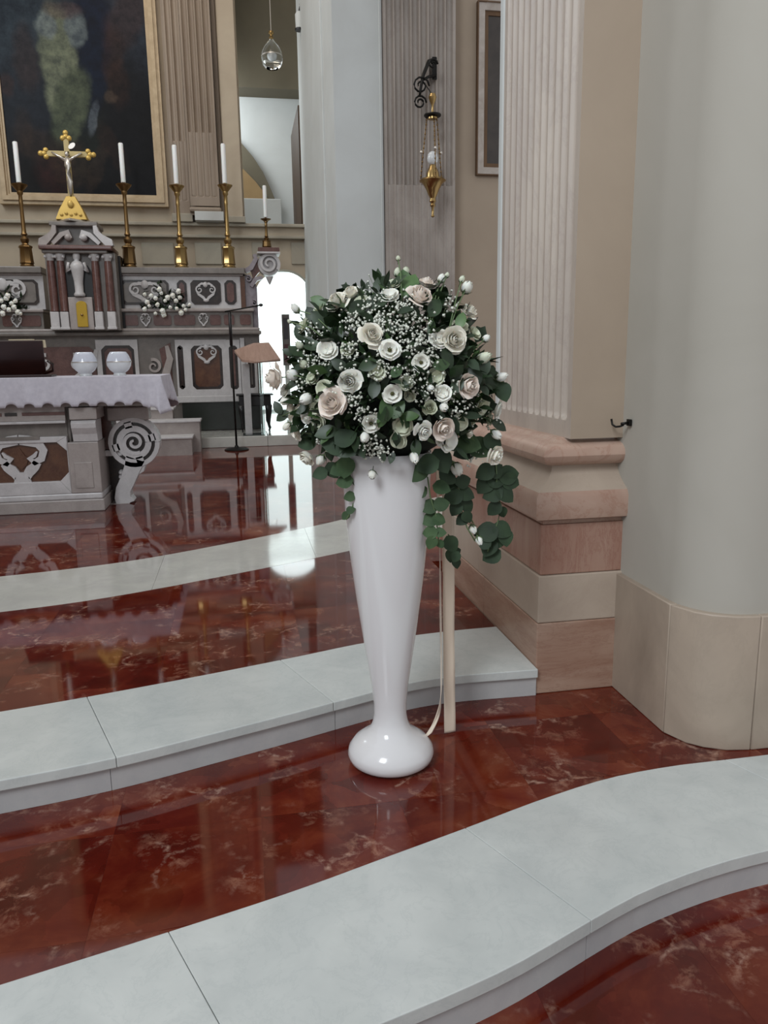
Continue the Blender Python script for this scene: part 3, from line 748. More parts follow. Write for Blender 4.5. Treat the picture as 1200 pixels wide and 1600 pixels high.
MB().lathe([(.001,-.12),(.02,-.09),(.05,-.02),(.06,0)],(hx(421,430,YCN),YCN+.02,hz(421,432,YCN)),12).build('drop_finial', PALEM, ha, smooth=True)

# tabernacle
YT = 11.40
tx = lambda p,y=450: hx(p,y,YT); tz = lambda y,p=122: hz(p,y,YT)
tb = thing('tabernacle', 'columned marble tabernacle with yellow gilt door in the middle of the altar', 'tabernacle', (tx(122),YT,tz(514)))
MB().box(tx(72),tx(182),YT+.10,YT+.62,tz(516),tz(393)).build('tabernacle_body', GREYM, tb)
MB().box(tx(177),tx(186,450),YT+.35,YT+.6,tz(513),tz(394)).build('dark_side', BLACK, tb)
for a,b in ((74,88),(90,103),(144,157),(164,177)):
    MB().box(tx(a),tx(b),YT,YT+.12,tz(512),tz(487)).build('column_plinth', PALEM, tb, bevel=.008)
    MB().box(tx(a-1),tx(b+1),YT-.01,YT+.13,tz(515),tz(511)).build('column_foot', PALEM, tb, bevel=.006)
    xm_ = (tx(a)+tx(b))/2
    MB().lathe([(.058,0),(.052,.04),(.054,.25),(.05,.6),(.044,tz(407)-tz(486)-.0)],(xm_,YT+.06,tz(486)),14).build('column', ROSEM, tb, smooth='auto')
    mb = MB(); mb.lathe([(.045,0),(.055,.03),(.07,.07),(.068,.09)],(xm_,YT+.06,tz(407)),12)
    for f in (-1,1): mb.ball((xm_+f*.05,YT+.01,tz(401)),.022)
    mb.build('capital', PALEM, tb, smooth='auto')
# niche, statue, door
ncx = tx(123)
arcpts = [(ncx+.17*math.cos(PI*i/12), tz(428)+.17*math.sin(PI*i/12)) for i in range(13)]
MB().plate([(ncx+.17,tz(463)),]+arcpts+[(ncx-.17,tz(463))],YT+.085,YT+.099).build('niche', BLACK, tb)
MB().lathe([(.07,0),(.075,.03),(.055,.06),(.06,.2),(.085,.34),(.10,.40),(.06,.45),(.03,.47),(.045,.50),(.05,.53),(.04,.57),(.01,.59)],(ncx,YT+.03,tz(463)),14).build('statue', PALEM, tb, smooth=True)
for f in (-1,1): MB().tube([(ncx+f*.07,YT+.02,tz(463)+.38),(ncx+f*.13,YT+.0,tz(463)+.33),(ncx+f*.10,YT-.03,tz(463)+.44)],[.03,.026,.018]).build('statue_arm', PALEM, tb, smooth=True)
MB().box(tx(104),tx(142),YT+.02,YT+.1,tz(515),tz(464)).build('door_surround', TABLEM, tb, bevel=.008)
dcx = tx(124.5); dw = (tx(133)-tx(116))/2
MB().plate([(dcx-dw,tz(511)),(dcx+dw,tz(511)),(dcx+dw,tz(476))]+[(dcx+dw*math.cos(PI*i/8),tz(476)+dw*.7*math.sin(PI*i/8)) for i in range(1,8)]+[(dcx-dw,tz(476))],YT-.0,YT+.019).build('tabernacle_door', base_mat('gilt_door', lin(176,142,40), .45, .35), tb, bevel=.006)
MB().ball((dcx,YT-.01,tz(492)),.018).build('door_knob', GOLD, tb, smooth=True)
# entablature and broken pediment
MB().box(tx(71),tx(172),YT-.03,YT+.5,tz(396),tz(391)).build('architrave', GREYM, tb, bevel=.01)
MB().box(tx(68),tx(181),YT-.08,YT+.55,tz(391),tz(384)).build('cornice', ROSEM, tb, bevel=.015)
MB().box(tx(85,360),tx(150,360),YT+.12,YT+.5,tz(384),tz(353)).build('attic', GREYM, tb)
for f in (-1,1):
    mb = MB(); c_ = tx(117,365)
    mb.stroke([(c_+f*.26,tz(352)),(c_+f*.27,tz(362)),(c_+f*.33,tz(370)),(c_+f*.42,tz(378)),(c_+f*.43,tz(384))],[.05,.07,.08,.12,.10],YT+.0,YT+.14)
    mb.stroke([(c_+f*.30,tz(380)),(c_+f*.18,tz(366)),(c_+f*.09,tz(362)),(c_+f*.07,tz(370)),(c_+f*.11,tz(373))],[.05,.06,.06,.05,.04],YT+.02,YT+.13)
    mb.ball((c_+f*.10,YT+.05,tz(370)),.05)
    mb.build('pediment_scroll', PALEM if f > 0 else TABLEM, tb, smooth='auto')
MB().box(tx(76,350),tx(152,350),YT+.0,YT+.5,tz(353),tz(346)).build('top_slab', GREYM, tb, bevel=.012)

# crucifix
YX = YT+.2
kx = lambda p,y=300: hx(p,y,YX); kz = lambda y,p=112: hz(p,y,YX)
cr = thing('crucifix', 'gilded standing crucifix with white figure on top of the tabernacle', 'crucifix', (kx(114,340),YX,kz(342)))
MB().lathe([(.27,0),(.27,.02),(.25,.035)],(kx(114,340),YX,tz(346)+.002),4).build('foot_plate', SILVER, cr, bevel=.004)
xb_ = kx(114,340); zb_ = tz(346)+.036
mb = MB(); mb.add([(xb_-.20,YX-.13,zb_),(xb_+.20,YX-.13,zb_),(xb_+.20,YX+.13,zb_),(xb_-.20,YX+.13,zb_),
  (xb_-.15,YX-.10,zb_+.13),(xb_+.15,YX-.10,zb_+.13),(xb_+.15,YX+.10,zb_+.13),(xb_-.15,YX+.10,zb_+.13),
  (xb_-.055,YX-.05,zb_+.31),(xb_+.055,YX-.05,zb_+.31),(xb_+.055,YX+.05,zb_+.31),(xb_-.055,YX+.05,zb_+.31)],
  [(3,2,1,0),(0,1,5,4),(1,2,6,5),(2,3,7,6),(3,0,4,7),(4,5,9,8),(5,6,10,9),(6,7,11,10),(7,4,8,11),(8,9,10,11)])
for k in range(5): mb.ball((xb_-.12+.06*k,YX-.125,zb_+.06+.02*(k%2)),.022,.012,.02)
mb.ball((xb_,YX-.10,zb_+.2),.04,.02,.05)
mb.build('base', GILT, cr, bevel=.006)
zt = kz(206,105); za = kz(241,107)
zc0 = zb_+.30
mb = MB(); mb.box(xb_-.034,xb_+.034,YX-.02,YX+.02,zc0,zt-.09); mb.box(xb_-.26,xb_+.26,YX-.02,YX+.02,za-.036,za+.036)
mb.build('cross', stone('cross_gilding', lin(190,170,120), lin(170,150,96), 8, .4), cr, bevel=.006)
for (ex,ez,dx,dz) in ((xb_,zt-.06,0,1),(xb_-.29,za,-1,0),(xb_+.29,za,1,0)):
    mb = MB()
    for (u_,v_) in ((0,0),(.045,0),(-.022,.04),(-.022,-.04)):
        mb.ball((ex+dx*u_+abs(dz)*v_,YX-.01,ez+dz*u_+abs(dx)*v_),.036,.022,.036)
    mb.build('trefoil_end', GILT, cr, smooth=True)
mb = MB()
for sgn in (-1,1): mb.tube([(xb_+sgn*.02,YX-.05,za-.09),(xb_+sgn*.09,YX-.05,za-.045),(xb_+sgn*.19,YX-.04,za+.01)],[.022,.016,.012])
mb.tube([(xb_,YX-.05,za-.06),(xb_,YX-.055,za-.16),(xb_+.008,YX-.055,za-.26),(xb_+.012,YX-.06,za-.36),(xb_+.008,YX-.045,za-.50),(xb_+.008,YX-.05,za-.54)],[.034,.042,.030,.038,.020,.014],10)
mb.ball((xb_+.004,YX-.065,za-.015),.026,.03,.035)
mb.build('corpus', SILVER, cr, smooth=True)
MB().plate([(xb_+.07+.045*math.cos(a*PI/8),za+.10+.035*math.sin(a*PI/8)+.02*math.cos(a*PI/8)) for a in range(16)],YX-.03,YX-.02).build('halo', SILVER, cr)

# candlesticks and candles
ST = [(0,.105),(.02,.105),(.035,.09),(.05,.085),(.06,.10),(.07,.092),(.24,.082),(.26,.096),(.275,.09),(.29,.05),(.31,.04),(.33,.055),(.36,.06),(.385,.04),(.40,.028),(.42,.045),(.44,.034),(.47,.030),(.78,.024),(.80,.03),(.82,.028),(.90,.026),(.92,.04),(.95,.04),(1.0,.085),(1.02,.105),(1.03,.108),(1.035,.09)]
YC = 12.0
def candlestick(px, pbase, ptop, pc, label, clabel, mat, sc=1.0, Y=YC, gname='tall brass candlesticks on the high altar'):
    b_ = P(px, pbase, Y=Y); z0_ = zu1+.112 if sc == 1.0 else hz(420,388,YCN)+.002
    h = hz(px-1, ptop, Y)-z0_
    t = thing('candlestick', label, 'candlestick', (b_.x,Y,z0_), gname)
    prof = [(r*sc, z*h/1.035) for z,r in ST]
    cut = 11
    MB().lathe(prof[:cut],(b_.x,Y,z0_),8 if sc == 1.0 else 16).build('base', mat, t, smooth='auto')
    MB().lathe(prof[cut-1:24],(b_.x,Y,z0_),14).build('shaft', mat, t, smooth='auto')
    MB().lathe(prof[23:],(b_.x,Y,z0_),16).build('drip_pan', mat, t, smooth='auto')
    MB().lathe([(.014*sc,0),(.02*sc,.02)],(b_.x,Y,z0_+h),10).build('socket', mat, t, smooth='auto')
    hc = hz(px-3, pc, Y)-(z0_+h)
    c = thing('candle', clabel, 'candle', (b_.x,Y,z0_+h), 'tall white altar candles')
    r = .033 if sc == 1.0 else .028
    MB().lathe([(r,.021),(r,hc-.01),(r*.8,hc)],(b_.x,Y,z0_+h),14).build('wax', CANDLE, c, smooth='auto')
    MB().lathe([(.004,hc),(.002,hc+.03)],(b_.x,Y,z0_+h),6).build('wick', BLACK, c)
candlestick(43,418,288,222,'dark brass candlestick left of the tabernacle, in front of the painting','white candle at the far left, left of the crucifix',GOLD2)
candlestick(203,418,288,224,'brass candlestick just right of the tabernacle, in front of the painting','white candle between the crucifix and the frame edge',GOLD2)
candlestick(284,418,290,227,'polished brass candlestick below the right lower corner of the picture frame','white candle just right of the painting frame',GOLD)
candlestick(358,416,289,225,'brass candlestick at the right end of the altar ledge, before the pilaster','white candle against the right side of the clustered pilaster',GOLD)
candlestick(417,386,342,290,'small dark candlestick standing on the volute at the altar end','short white candle above the altar end volute',GOLD2,sc=.72,Y=YCN+.05,gname='small candlesticks')

# altar flowers ---------------------------------------------------
def little_blooms(name, label, pts, Y, spread):
    c = P(*pts[len(pts)//2], Y=Y)
    t = thing(name, label, 'flowers', (c.x,Y,zf1+.046))
    rnd = random.Random(len(pts)); mb = MB()
    for k in range(150):
        p = P(*pts[rnd.randrange(len(pts))], Y=Y) + Vector((rnd.gauss(0,.05),rnd.uniform(-.02,.10),rnd.gauss(0,.045)))
        p.z = max(p.z, zf1+.06)
        d = Vector((rnd.uniform(-1,1),rnd.uniform(-1,.2),rnd.uniform(-.6,1))).normalized(); s_ = d.cross(Vector((0,0,1))).normalized()*.022
        mb.add([p-d*.05,p+s_,p+d*.065,p-s_],[(0,1,2,3)])
    mb.build('foliage', LEAF_D, t, kind='stuff')
    for (a,b_) in pts:
        p = P(a,b_,Y=Y-.05-.04*rnd.random()); mb = MB(); r = rnd.uniform(.026,.042)
        for kk in range(5):
            an = kk*2*PI/5+rnd.random(); mb.ball((p.x+r*.4*math.cos(an),p.y,p.z+r*.4*math.sin(an)),r*.62,r*.6,r*.62,6,5)
        mb.ball((p.x,p.y-.01,p.z),r*.6,r*.6,r*.6,6,5)
        mb.build('bloom', WHITE, t, smooth=True)
    return t
little_blooms('altar_flowers','low spray of white flowers on the altar ledge beside the inlaid octagonal panel',
  [(226,460),(236,462),(230,472),(243,466),(246,476),(233,478),(252,458),(258,470),(262,465),(270,462),(266,480),(254,486),(256,492),(275,470),(281,465),(276,482),(287,478),(290,484),(283,489),(243,490),(226,483),(296,476),(249,452),(279,455)], YU-.12, .2)
little_blooms('altar_flowers','white flower spray cut off by the left photo edge, on the altar ledge',
  [(2,470),(10,466),(18,474),(6,480),(14,484),(22,480),(28,488),(4,490),(12,462),(32,490),(-6,476),(-12,484),(-18,470),(24,470)], YU-.12, .2)

# painting ---------------------------------------------------------
def painting_mat(w_, h_):
    m = base_mat('oil_canvas', lin(24,26,30), .5, spec=.15); nt, N, L, b = nodes(m)
    tc = N.new('ShaderNodeTexCoord'); sep = N.new('ShaderNodeSeparateXYZ')
    v = coords(nt, use='obj'); nz = N.new('ShaderNodeTexNoise'); nz.inputs['Scale'].default_value = 4.5; nz.inputs['Detail'].default_value = 4; L.new(v, nz.inputs['Vector'])
    sub = N.new('ShaderNodeVectorMath'); sub.operation = 'SUBTRACT'; sub.inputs[1].default_value = (.5,.5,.5); L.new(nz.outputs['Color'], sub.inputs[0])
    sc_ = N.new('ShaderNodeVectorMath'); sc_.operation = 'SCALE'; sc_.inputs['Scale'].default_value = .16; L.new(sub.outputs[0], sc_.inputs[0])
    ad = N.new('ShaderNodeVectorMath'); ad.operation = 'ADD'; L.new(v, ad.inputs[0]); L.new(sc_.outputs[0], ad.inputs[1])
    n1 = noise(nt, v, 1.4, 4)
    col = ramp(nt, [(.3,lin(8,9,11)),(.7,lin(26,29,36))], n1)
    def blob(col, cx, cz, rx, rz, ang, c, soft=.35, k=1.0):
        mp = N.new('ShaderNodeMapping'); mp.vector_type = 'TEXTURE'; mp.inputs['Location'].default_value = (cx,0,cz); mp.inputs['Rotation'].default_value = (0,ang,0); mp.inputs['Scale'].default_value = (rx,10,rz)
        L.new(ad.outputs[0], mp.inputs[0]); ln = N.new('ShaderNodeVectorMath'); ln.operation = 'LENGTH'; L.new(mp.outputs[0], ln.inputs[0])
        mr = N.new('ShaderNodeMapRange'); mr.interpolation_type = 'SMOOTHSTEP'; mr.inputs['From Min'].default_value = 1+soft; mr.inputs['From Max'].default_value = 1-soft; mr.inputs['To Max'].default_value = k
        L.new(ln.outputs['Value'], mr.inputs['Value']); return mixc(nt, mr.outputs[0], col, c)
    Yp = YB-.1; ox, oz = pcx, pcz
    def px(a,b_): q = P(a,b_,Y=Yp); return q.x-ox, q.z-oz
    s = Yp/FOC*1.03
    B = [ (30,40,70,90,0,(52,66,78),.6,.8),(190,60,70,90,0,(50,62,78),.6,.7),(60,160,60,60,0,(30,36,48),.6,.7),(200,230,60,120,0,(14,14,18),.5,.9),(40,270,50,50,0,(28,20,18),.5,.8),
      (118,215,32,60,.3,(28,34,30),.4,.9),(140,60,26,75,.15,(10,24,50),.3,.95),(132,110,26,70,.1,(12,24,46),.3,.9),(95,110,24,78,-.05,(128,136,112),.28,.9),(110,165,22,50,.35,(86,96,76),.3,.9),
      (72,38,14,16,0,(128,140,140),.35,.85),(118,44,14,20,0,(118,130,132),.35,.85),(96,14,22,10,0,(150,120,112),.5,.7),
      (195,30,22,40,.5,(92,60,50),.5,.75),(175,85,14,34,.1,(84,52,40),.5,.7),(184,130,14,30,0,(78,48,36),.5,.7),(40,90,16,40,0,(86,56,44),.5,.7),(8,132,10,14,0,(96,56,40),.5,.7),
      (60,225,26,20,.4,(82,60,44),.5,.75),(36,205,12,26,0,(84,62,48),.5,.6),(85,270,24,26,0,(86,34,26),.45,.8),(150,262,10,34,.4,(92,74,60),.4,.7),(175,230,12,34,-.5,(76,52,40),.4,.65),
      (145,185,6,22,.3,(110,120,128),.4,.7),(110,255,24,30,0,(96,70,48),.5,.6),(172,150,8,8,0,(140,116,96),.5,.8)]
    for (a,b_,rx,rz,an,c,so,k) in B:
        q = px(a,b_); col = blob(col, q[0], q[1], rx*s, rz*s, an, lin(*[v_*(.62 if c[0] > c[2]*1.25 else .8) for v_ in c]), so*.7, k*(.6 if c[0] > c[2]*1.25 else 1))
    n9 = noise(nt, v, 7, 6, .7); col = mixc(nt, 1.0, col, ramp(nt, [(.35,(.45,.45,.5,1)),(.68,(1.25,1.2,1.15,1))], n9), 'MULTIPLY')
    L.new(col, b.inputs['Base Color']); return m
Yp = YB-.1
fx0,fx1 = hx(1,300,Yp)-.02,hx(262,300,Yp); fz0 = hz(130,321,Yp); fz1 = fz0+5.0
pcx,pcz = (fx0+fx1)/2,fz0
pt = thing('painting', 'very large dark oil painting of robed figures above the altar', 'painting', (pcx,Yp,fz0))
fw_ = .16
MB().box(fx0+fw_*.8,fx1-fw_*.8,Yp+.03,Yp+.05,fz0+fw_*.8,fz1-fw_*.8).build('canvas', painting_mat(1,1), pt, origin=(pcx,Yp,pcz))
def mitre_frame(x0,x1,z0,z1,steps,par,mat,name='frame_rail'):
    """steps: (inset0, inset1, y_front, y_back)"""
    for side in range(4):
        mb = MB()
        for (a,b_,yf_,yb2) in steps:
            o_ = [(x0+a,z0+a),(x1-a,z0+a),(x1-a,z1-a),(x0+a,z1-a)]; i_ = [(x0+b_,z0+b_),(x1-b_,z0+b_),(x1-b_,z1-b_),(x0+b_,z1-b_)]
            k = (side+1)%4
            mb.plate([o_[side],o_[k],i_[k],i_[side]], yf_, yb2)
        mb.build(name, mat, par)
mitre_frame(fx0,fx1,fz0,fz1,[(0,.05,Yp-.03,Yp+.09),(.05,.11,Yp-.06,Yp+.09),(.11,.135,Yp-.02,Yp+.09),(.135,.165,Yp+.005,Yp+.09)],pt,FRAMEW)

# framed picture on the chapel wall -----------------------------------
Yq = YP+.215
q0,q1 = hx(742.5,250,Yq),hx(812,250,Yq); r0_,r1_ = hz(750,275,Yq),hz(750,4,Yq)
pf = thing('picture_frame', 'tall silvered picture frame half hidden behind the near fluted pilaster', 'picture', ((q0+q1)/2,Yq,r0_))
mitre_frame(q0,q1,r0_,r1_,[(.012,.085,Yq-.045,Yq)],pf,SILVERFRAME)
mitre_frame(q0,q1,r0_,r1_,[(0,.0118,Yq-.06,Yq),(.0855,.13,Yq-.025,Yq)],pf,CABWOOD,'frame_edge')
MB().box(q0+.115,q1-.115,Yq-.012,Yq-.002,r0_+.115,r1_-.115).build('picture_panel', stone('dark_picture', lin(74,66,60), lin(52,46,44), 3, .3), pf)
MB().plate([(q0+.09,r1_-.02),(q0+.2,r1_+.10),(q1-.2,r1_+.10),(q1-.09,r1_-.02)],Yq-.05,Yq).build('frame_crest', SILVERFRAME, pf, bevel=.01)

# sanctuary lamp ---------------------------------------------------------
YL = YP-.42
lx = hx(676,250,YL); lz = lambda y: hz(676,y,YL)
br = thing('lamp_bracket', 'black wrought iron wall bracket on the far fluted pilaster', 'bracket', (lx,YP-.1,lz(80)))
mb = MB()
s_ = YL/FOC
zt_ = lz(72)
wy = YP-.085
mb.tube([(lx+.10,wy,zt_),(lx+.02,wy-.1,zt_-.06),(lx-.06,wy-.2,zt_-.22),(lx-.10,wy-.26,zt_-.34),(lx-.12,wy-.28,zt_-.44)],[.014,.02,.018,.016,.012])
mb.tube([(lx+.12,wy,zt_-.16),(lx+.02,wy-.08,zt_-.20),(lx-.05,wy-.18,zt_-.26)],[.014]*3)
mb.build('bracket_arm', IRON, br, smooth=True)
mb = MB()
for (cx_,cz_,r_) in ((lx-.10,zt_-.34,.09),(lx-.11,zt_-.50,.07),(lx+.03,zt_-.13,.05)):
    pts = [(cx_+r_*(1-.7*i/16)*math.cos(i*.6),wy-.24,cz_+r_*(1-.7*i/16)*math.sin(i*.6)) for i in range(17)]
    mb.tube(pts,.010,6)
mb.build('bracket_scroll', IRON, br, smooth=True)
MB().box(lx+.08,lx+.13,wy-.012,wy+.0,zt_-.20,zt_+.02).build('wall_plate', IRON, br, bevel=.003)
MB().tube([(lx-.08,wy-.25,zt_-.3),(lx-.02,wy-.29,zt_-.4),(lx,YL,lz(150))],.006,6).build('bracket_hook', IRON, br)
lp = thing('sanctuary_lamp', 'brass sanctuary lamp hanging on chains before the far fluted pilaster', 'lamp', (lx,YL,lz(342)))
MB().lathe([(.006,.09),(.03,.08),(.042,.05),(.034,.02),(.02,-.01),(.012,-.03),(.012,-.10),(.02,-.12),(.05,-.14),(.05,-.16),(.02,-.165)],(lx,YL,lz(160)),14).build('canopy', GOLD, lp, smooth='auto')
MB().lathe([(.085,0),(.09,.01),(.085,.02)],(lx,YL,lz(182)),16).build('chain_ring', IRON, lp, smooth='auto')
for k in range(3):
    a = -PI/2+k*2*PI/3
    x_,y_ = math.cos(a),math.sin(a)
    nlink = 14; mb = MB(); zt2, zb2 = lz(182), lz(284)
    mb.tube([(lx+x_*.06,YL+y_*.06,zt2),(lx+x_*.10,YL+y_*.10,(zt2+zb2)/2),(lx+x_*.135,YL+y_*.135,zb2)],.0045,5)
    for i in range(nlink):
        t = (i+.5)/nlink; mb.ball((lx+x_*(.06+.075*t),YL+y_*(.06+.075*t),zt2+(zb2-zt2)*t),.009,.009,.014,6,4)
    mb.build('chain', GOLD2, lp, smooth=True)
    MB().ball((lx+x_*.12,YL+y_*.12,lz(236)),.018).build('chain_bead', SILVER, lp, smooth=True)
bz = lz(340)
MB().lathe([(.001,0),(.022,.012),(.012,.03),(.015,.10),(.03,.12),(.02,.14),(.036,.16),(.028,.19),(.045,.22),(.07,.28),(.10,.33),(.125,.35),(.14,.362),(.125,.38),(.07,.39),(.065,.44),(.05,.47),(.028,.52)],(lx,YL,bz),20).build('bowl', GOLD, lp, smooth='auto')
MB().lathe([(.03,.52),(.052,.545),(.058,.58),(.052,.615),(.034,.64),(.01,.65)],(lx,YL,bz),16).build('glass_globe', OPAL, lp, smooth=True)

# glass hanging lamp in the gallery opening
Yh = 13.6
gxl = hx(425,90,Yh); gl = thing('glass_lamp', 'clear glass pendant lamp hanging before the gallery recess', 'lamp', (gxl,Yh,hz(425,107,Yh)))
h0 = hz(425,107,Yh); hh = hz(425,57,Yh)-h0
MB().lathe([(.10,0),(.15,.04),(.17,.14),(.165,.22),(.12,.32),(.05,.40),(.03,.43)],(gxl,Yh,h0),20,False).build('glass_shade', GLASS, gl, smooth=True)
MB().lathe([(.168,.17),(.172,.18),(.168,.19)],(gxl,Yh,h0),20,False).build('shade_band', SILVER, gl, smooth=True)
MB().ball((gxl,Yh,h0+.17),.055).build('bulb', OPAL, gl, smooth=True)
MB().lathe([(.03,.42),(.04,.45),(.022,.47),(.02,.49),(.045,.51),(.04,.54),(.01,.555)],(gxl,Yh,h0),14).build('cap', GOLD, gl, smooth='auto')
MB().tube([(gxl,Yh,h0+.55),(gxl,Yh,9)],.006,6).build('hanging_wire', SILVER, gl)
# spotlight on the pier and cabinet panel
sx_ = hx(467,30,12.2)
sl = thing('spotlight', 'small white and black spotlight mounted high beside the pale pier', 'lamp', (sx_,12.2,hz(467,48,12.2)))
MB().lathe([(.05,.02),(.055,.20),(.03,.24)],(sx_,12.2,hz(467,47,12.2)),14).build('lamp_body', PLASTER_W, sl, smooth='auto')
MB().lathe([(.062,0),(.065,.02),(.055,.03)],(sx_,12.2,hz(467,48,12.2)),14).build('lamp_rim', BLACK, sl, smooth='auto')
MB().tube([(sx_,12.2,hz(467,47,12.2)+.23),(sx_+.03,12.25,hz(467,47,12.2)+.34),(x525+.005,12.25,hz(467,47,12.2)+.36)],.012,6).build('lamp_arm', BLACK, sl)
Yw = 13.4
cb_ = thing('wooden_cabinet', 'dark wooden cabinet with slanted corner in the gallery by the pale pier', 'cabinet', (hx(468,300,Yw),Yw,ZC-.05))
kx0,kx1 = hx(458,250,Yw),hx(466,250,Yw)
MB().add([(kx0,Yw,ZC-.18),(kx1,Yw-.25,ZC-.18),(kx1,Yw-.25,hz(466,164,Yw-.25)),(kx0,Yw,hz(458,205,Yw)),(kx0,Yw+.3,ZC-.18),(kx1,Yw+.3,ZC-.18),(kx1,Yw+.3,hz(466,164,Yw-.25)),(kx0,Yw+.3,hz(458,205,Yw))],
  [(0,1,2,3),(3,2,6,7),(0,3,7,4),(1,5,6,2),(4,7,6,5),(0,4,5,1)]).build('cabinet_side', stone('cabinet_side_wood', lin(70,52,34), lin(58,42,28),4,.5,(4,4,.6)), cb_)
MB().box(kx1+.002,1.45,Yw-.22,Yw+.3,ZC-.18,hz(466,164,Yw-.25)+.01).build('cabinet_door', CABWOOD, cb_, bevel=.008)

# ------------------------------------------------------------------ altar table
YK = 6.37
bx = lambda p,y=700: hx(p,y,YK); bz_ = lambda y,p=80: hz(p,y,YK)
TX = bx(33,730)
at = thing('altar_table', 'carved marble altar table with dark inlaid front and spiral volutes', 'altar', (TX,YK+.3,ZB))
xe = bx(162,780); XLT = 2*TX-xe
ztop = 1.165
zpl = bz_(776)
MB().box(XLT-.01,xe+.01,YK-.03,YK+.70,ZB,zpl-.03).build('plinth', TABLEM, at, bevel=.008)
MB().box(XLT+.0,xe-.002,YK-.015,YK+.66,zpl-.03,zpl+.02).build('plinth_moulding', PALEM, at, bevel=.012)
xi = bx(108,720); XLI = 2*TX-xi
MB().box(XLI-.02,xi+.02,YK+.05,YK+.62,zpl+.02,bz_(632)).build('table_core', GREYM, at)
# front slab with cut-corner opening over the dark inlay
zo0, zo1 = bz_(753,60), bz_(692,60)
frame_plate(MB(), XLI,xi,zpl+.02,bz_(683,60), XLI+.035,xi-.008,zo0,zo1,.07,YK-.01,YK+.049).build('front_frame', PALEM, at, bevel=.004)
MB().box(XLI,xi,YK+.025,YK+.0485,zo0-.01,zo1+.01).build('inlay_panel', BROWNM, at)
mb = MB()
sc1 = 1/188.0
def opt(p): return (TX+(p[0]-33)*sc1, zo0+(751-p[1])*sc1)
for f in (1,-1):
    L_ = [(33,688),(46,690),(60,694),(66,705),(62,717),(52,722),(46,716),(53,712),(57,706)]
    mb.stroke([ (TX+f*(a-33)*sc1, opt((a,b_))[1]) for a,b_ in L_], [.075,.08,.075,.06,.055,.05,.045,.03,.012], YK+.0, YK+.03)
    L_ = [(56,722),(52,728),(46,733),(42,738),(39,744)]
    mb.stroke([ (TX+f*(a-33)*sc1, opt((a,b_))[1]) for a,b_ in L_], [.06,.07,.08,.07,.06], YK+.0, YK+.03)
    L_ = [(33,750),(38,749),(44,747)]
    mb.stroke([ (TX+f*(a-33)*sc1, opt((a,b_))[1]) for a,b_ in L_], [.05,.06,.045], YK+.0, YK+.03)
mb.stroke([opt((33,752)),opt((33,742)),opt((33,736))],[.11,.09,.05],YK-.002,YK+.03)
mb.build('carved_ornament', PALEM, at)
MB().plate([opt((33,701)),opt((39,712)),opt((44,716)),opt((40,726)),opt((33,732)),opt((26,726)),opt((22,716)),opt((27,712))],YK+.012,YK+.0245).build('inlay_panel', BROWNM, at)
MB().box(TX-.16,TX+.16,YK-.018,YK-.011,bz_(686),bz_(681)).build('name_bar', GREYM, at)
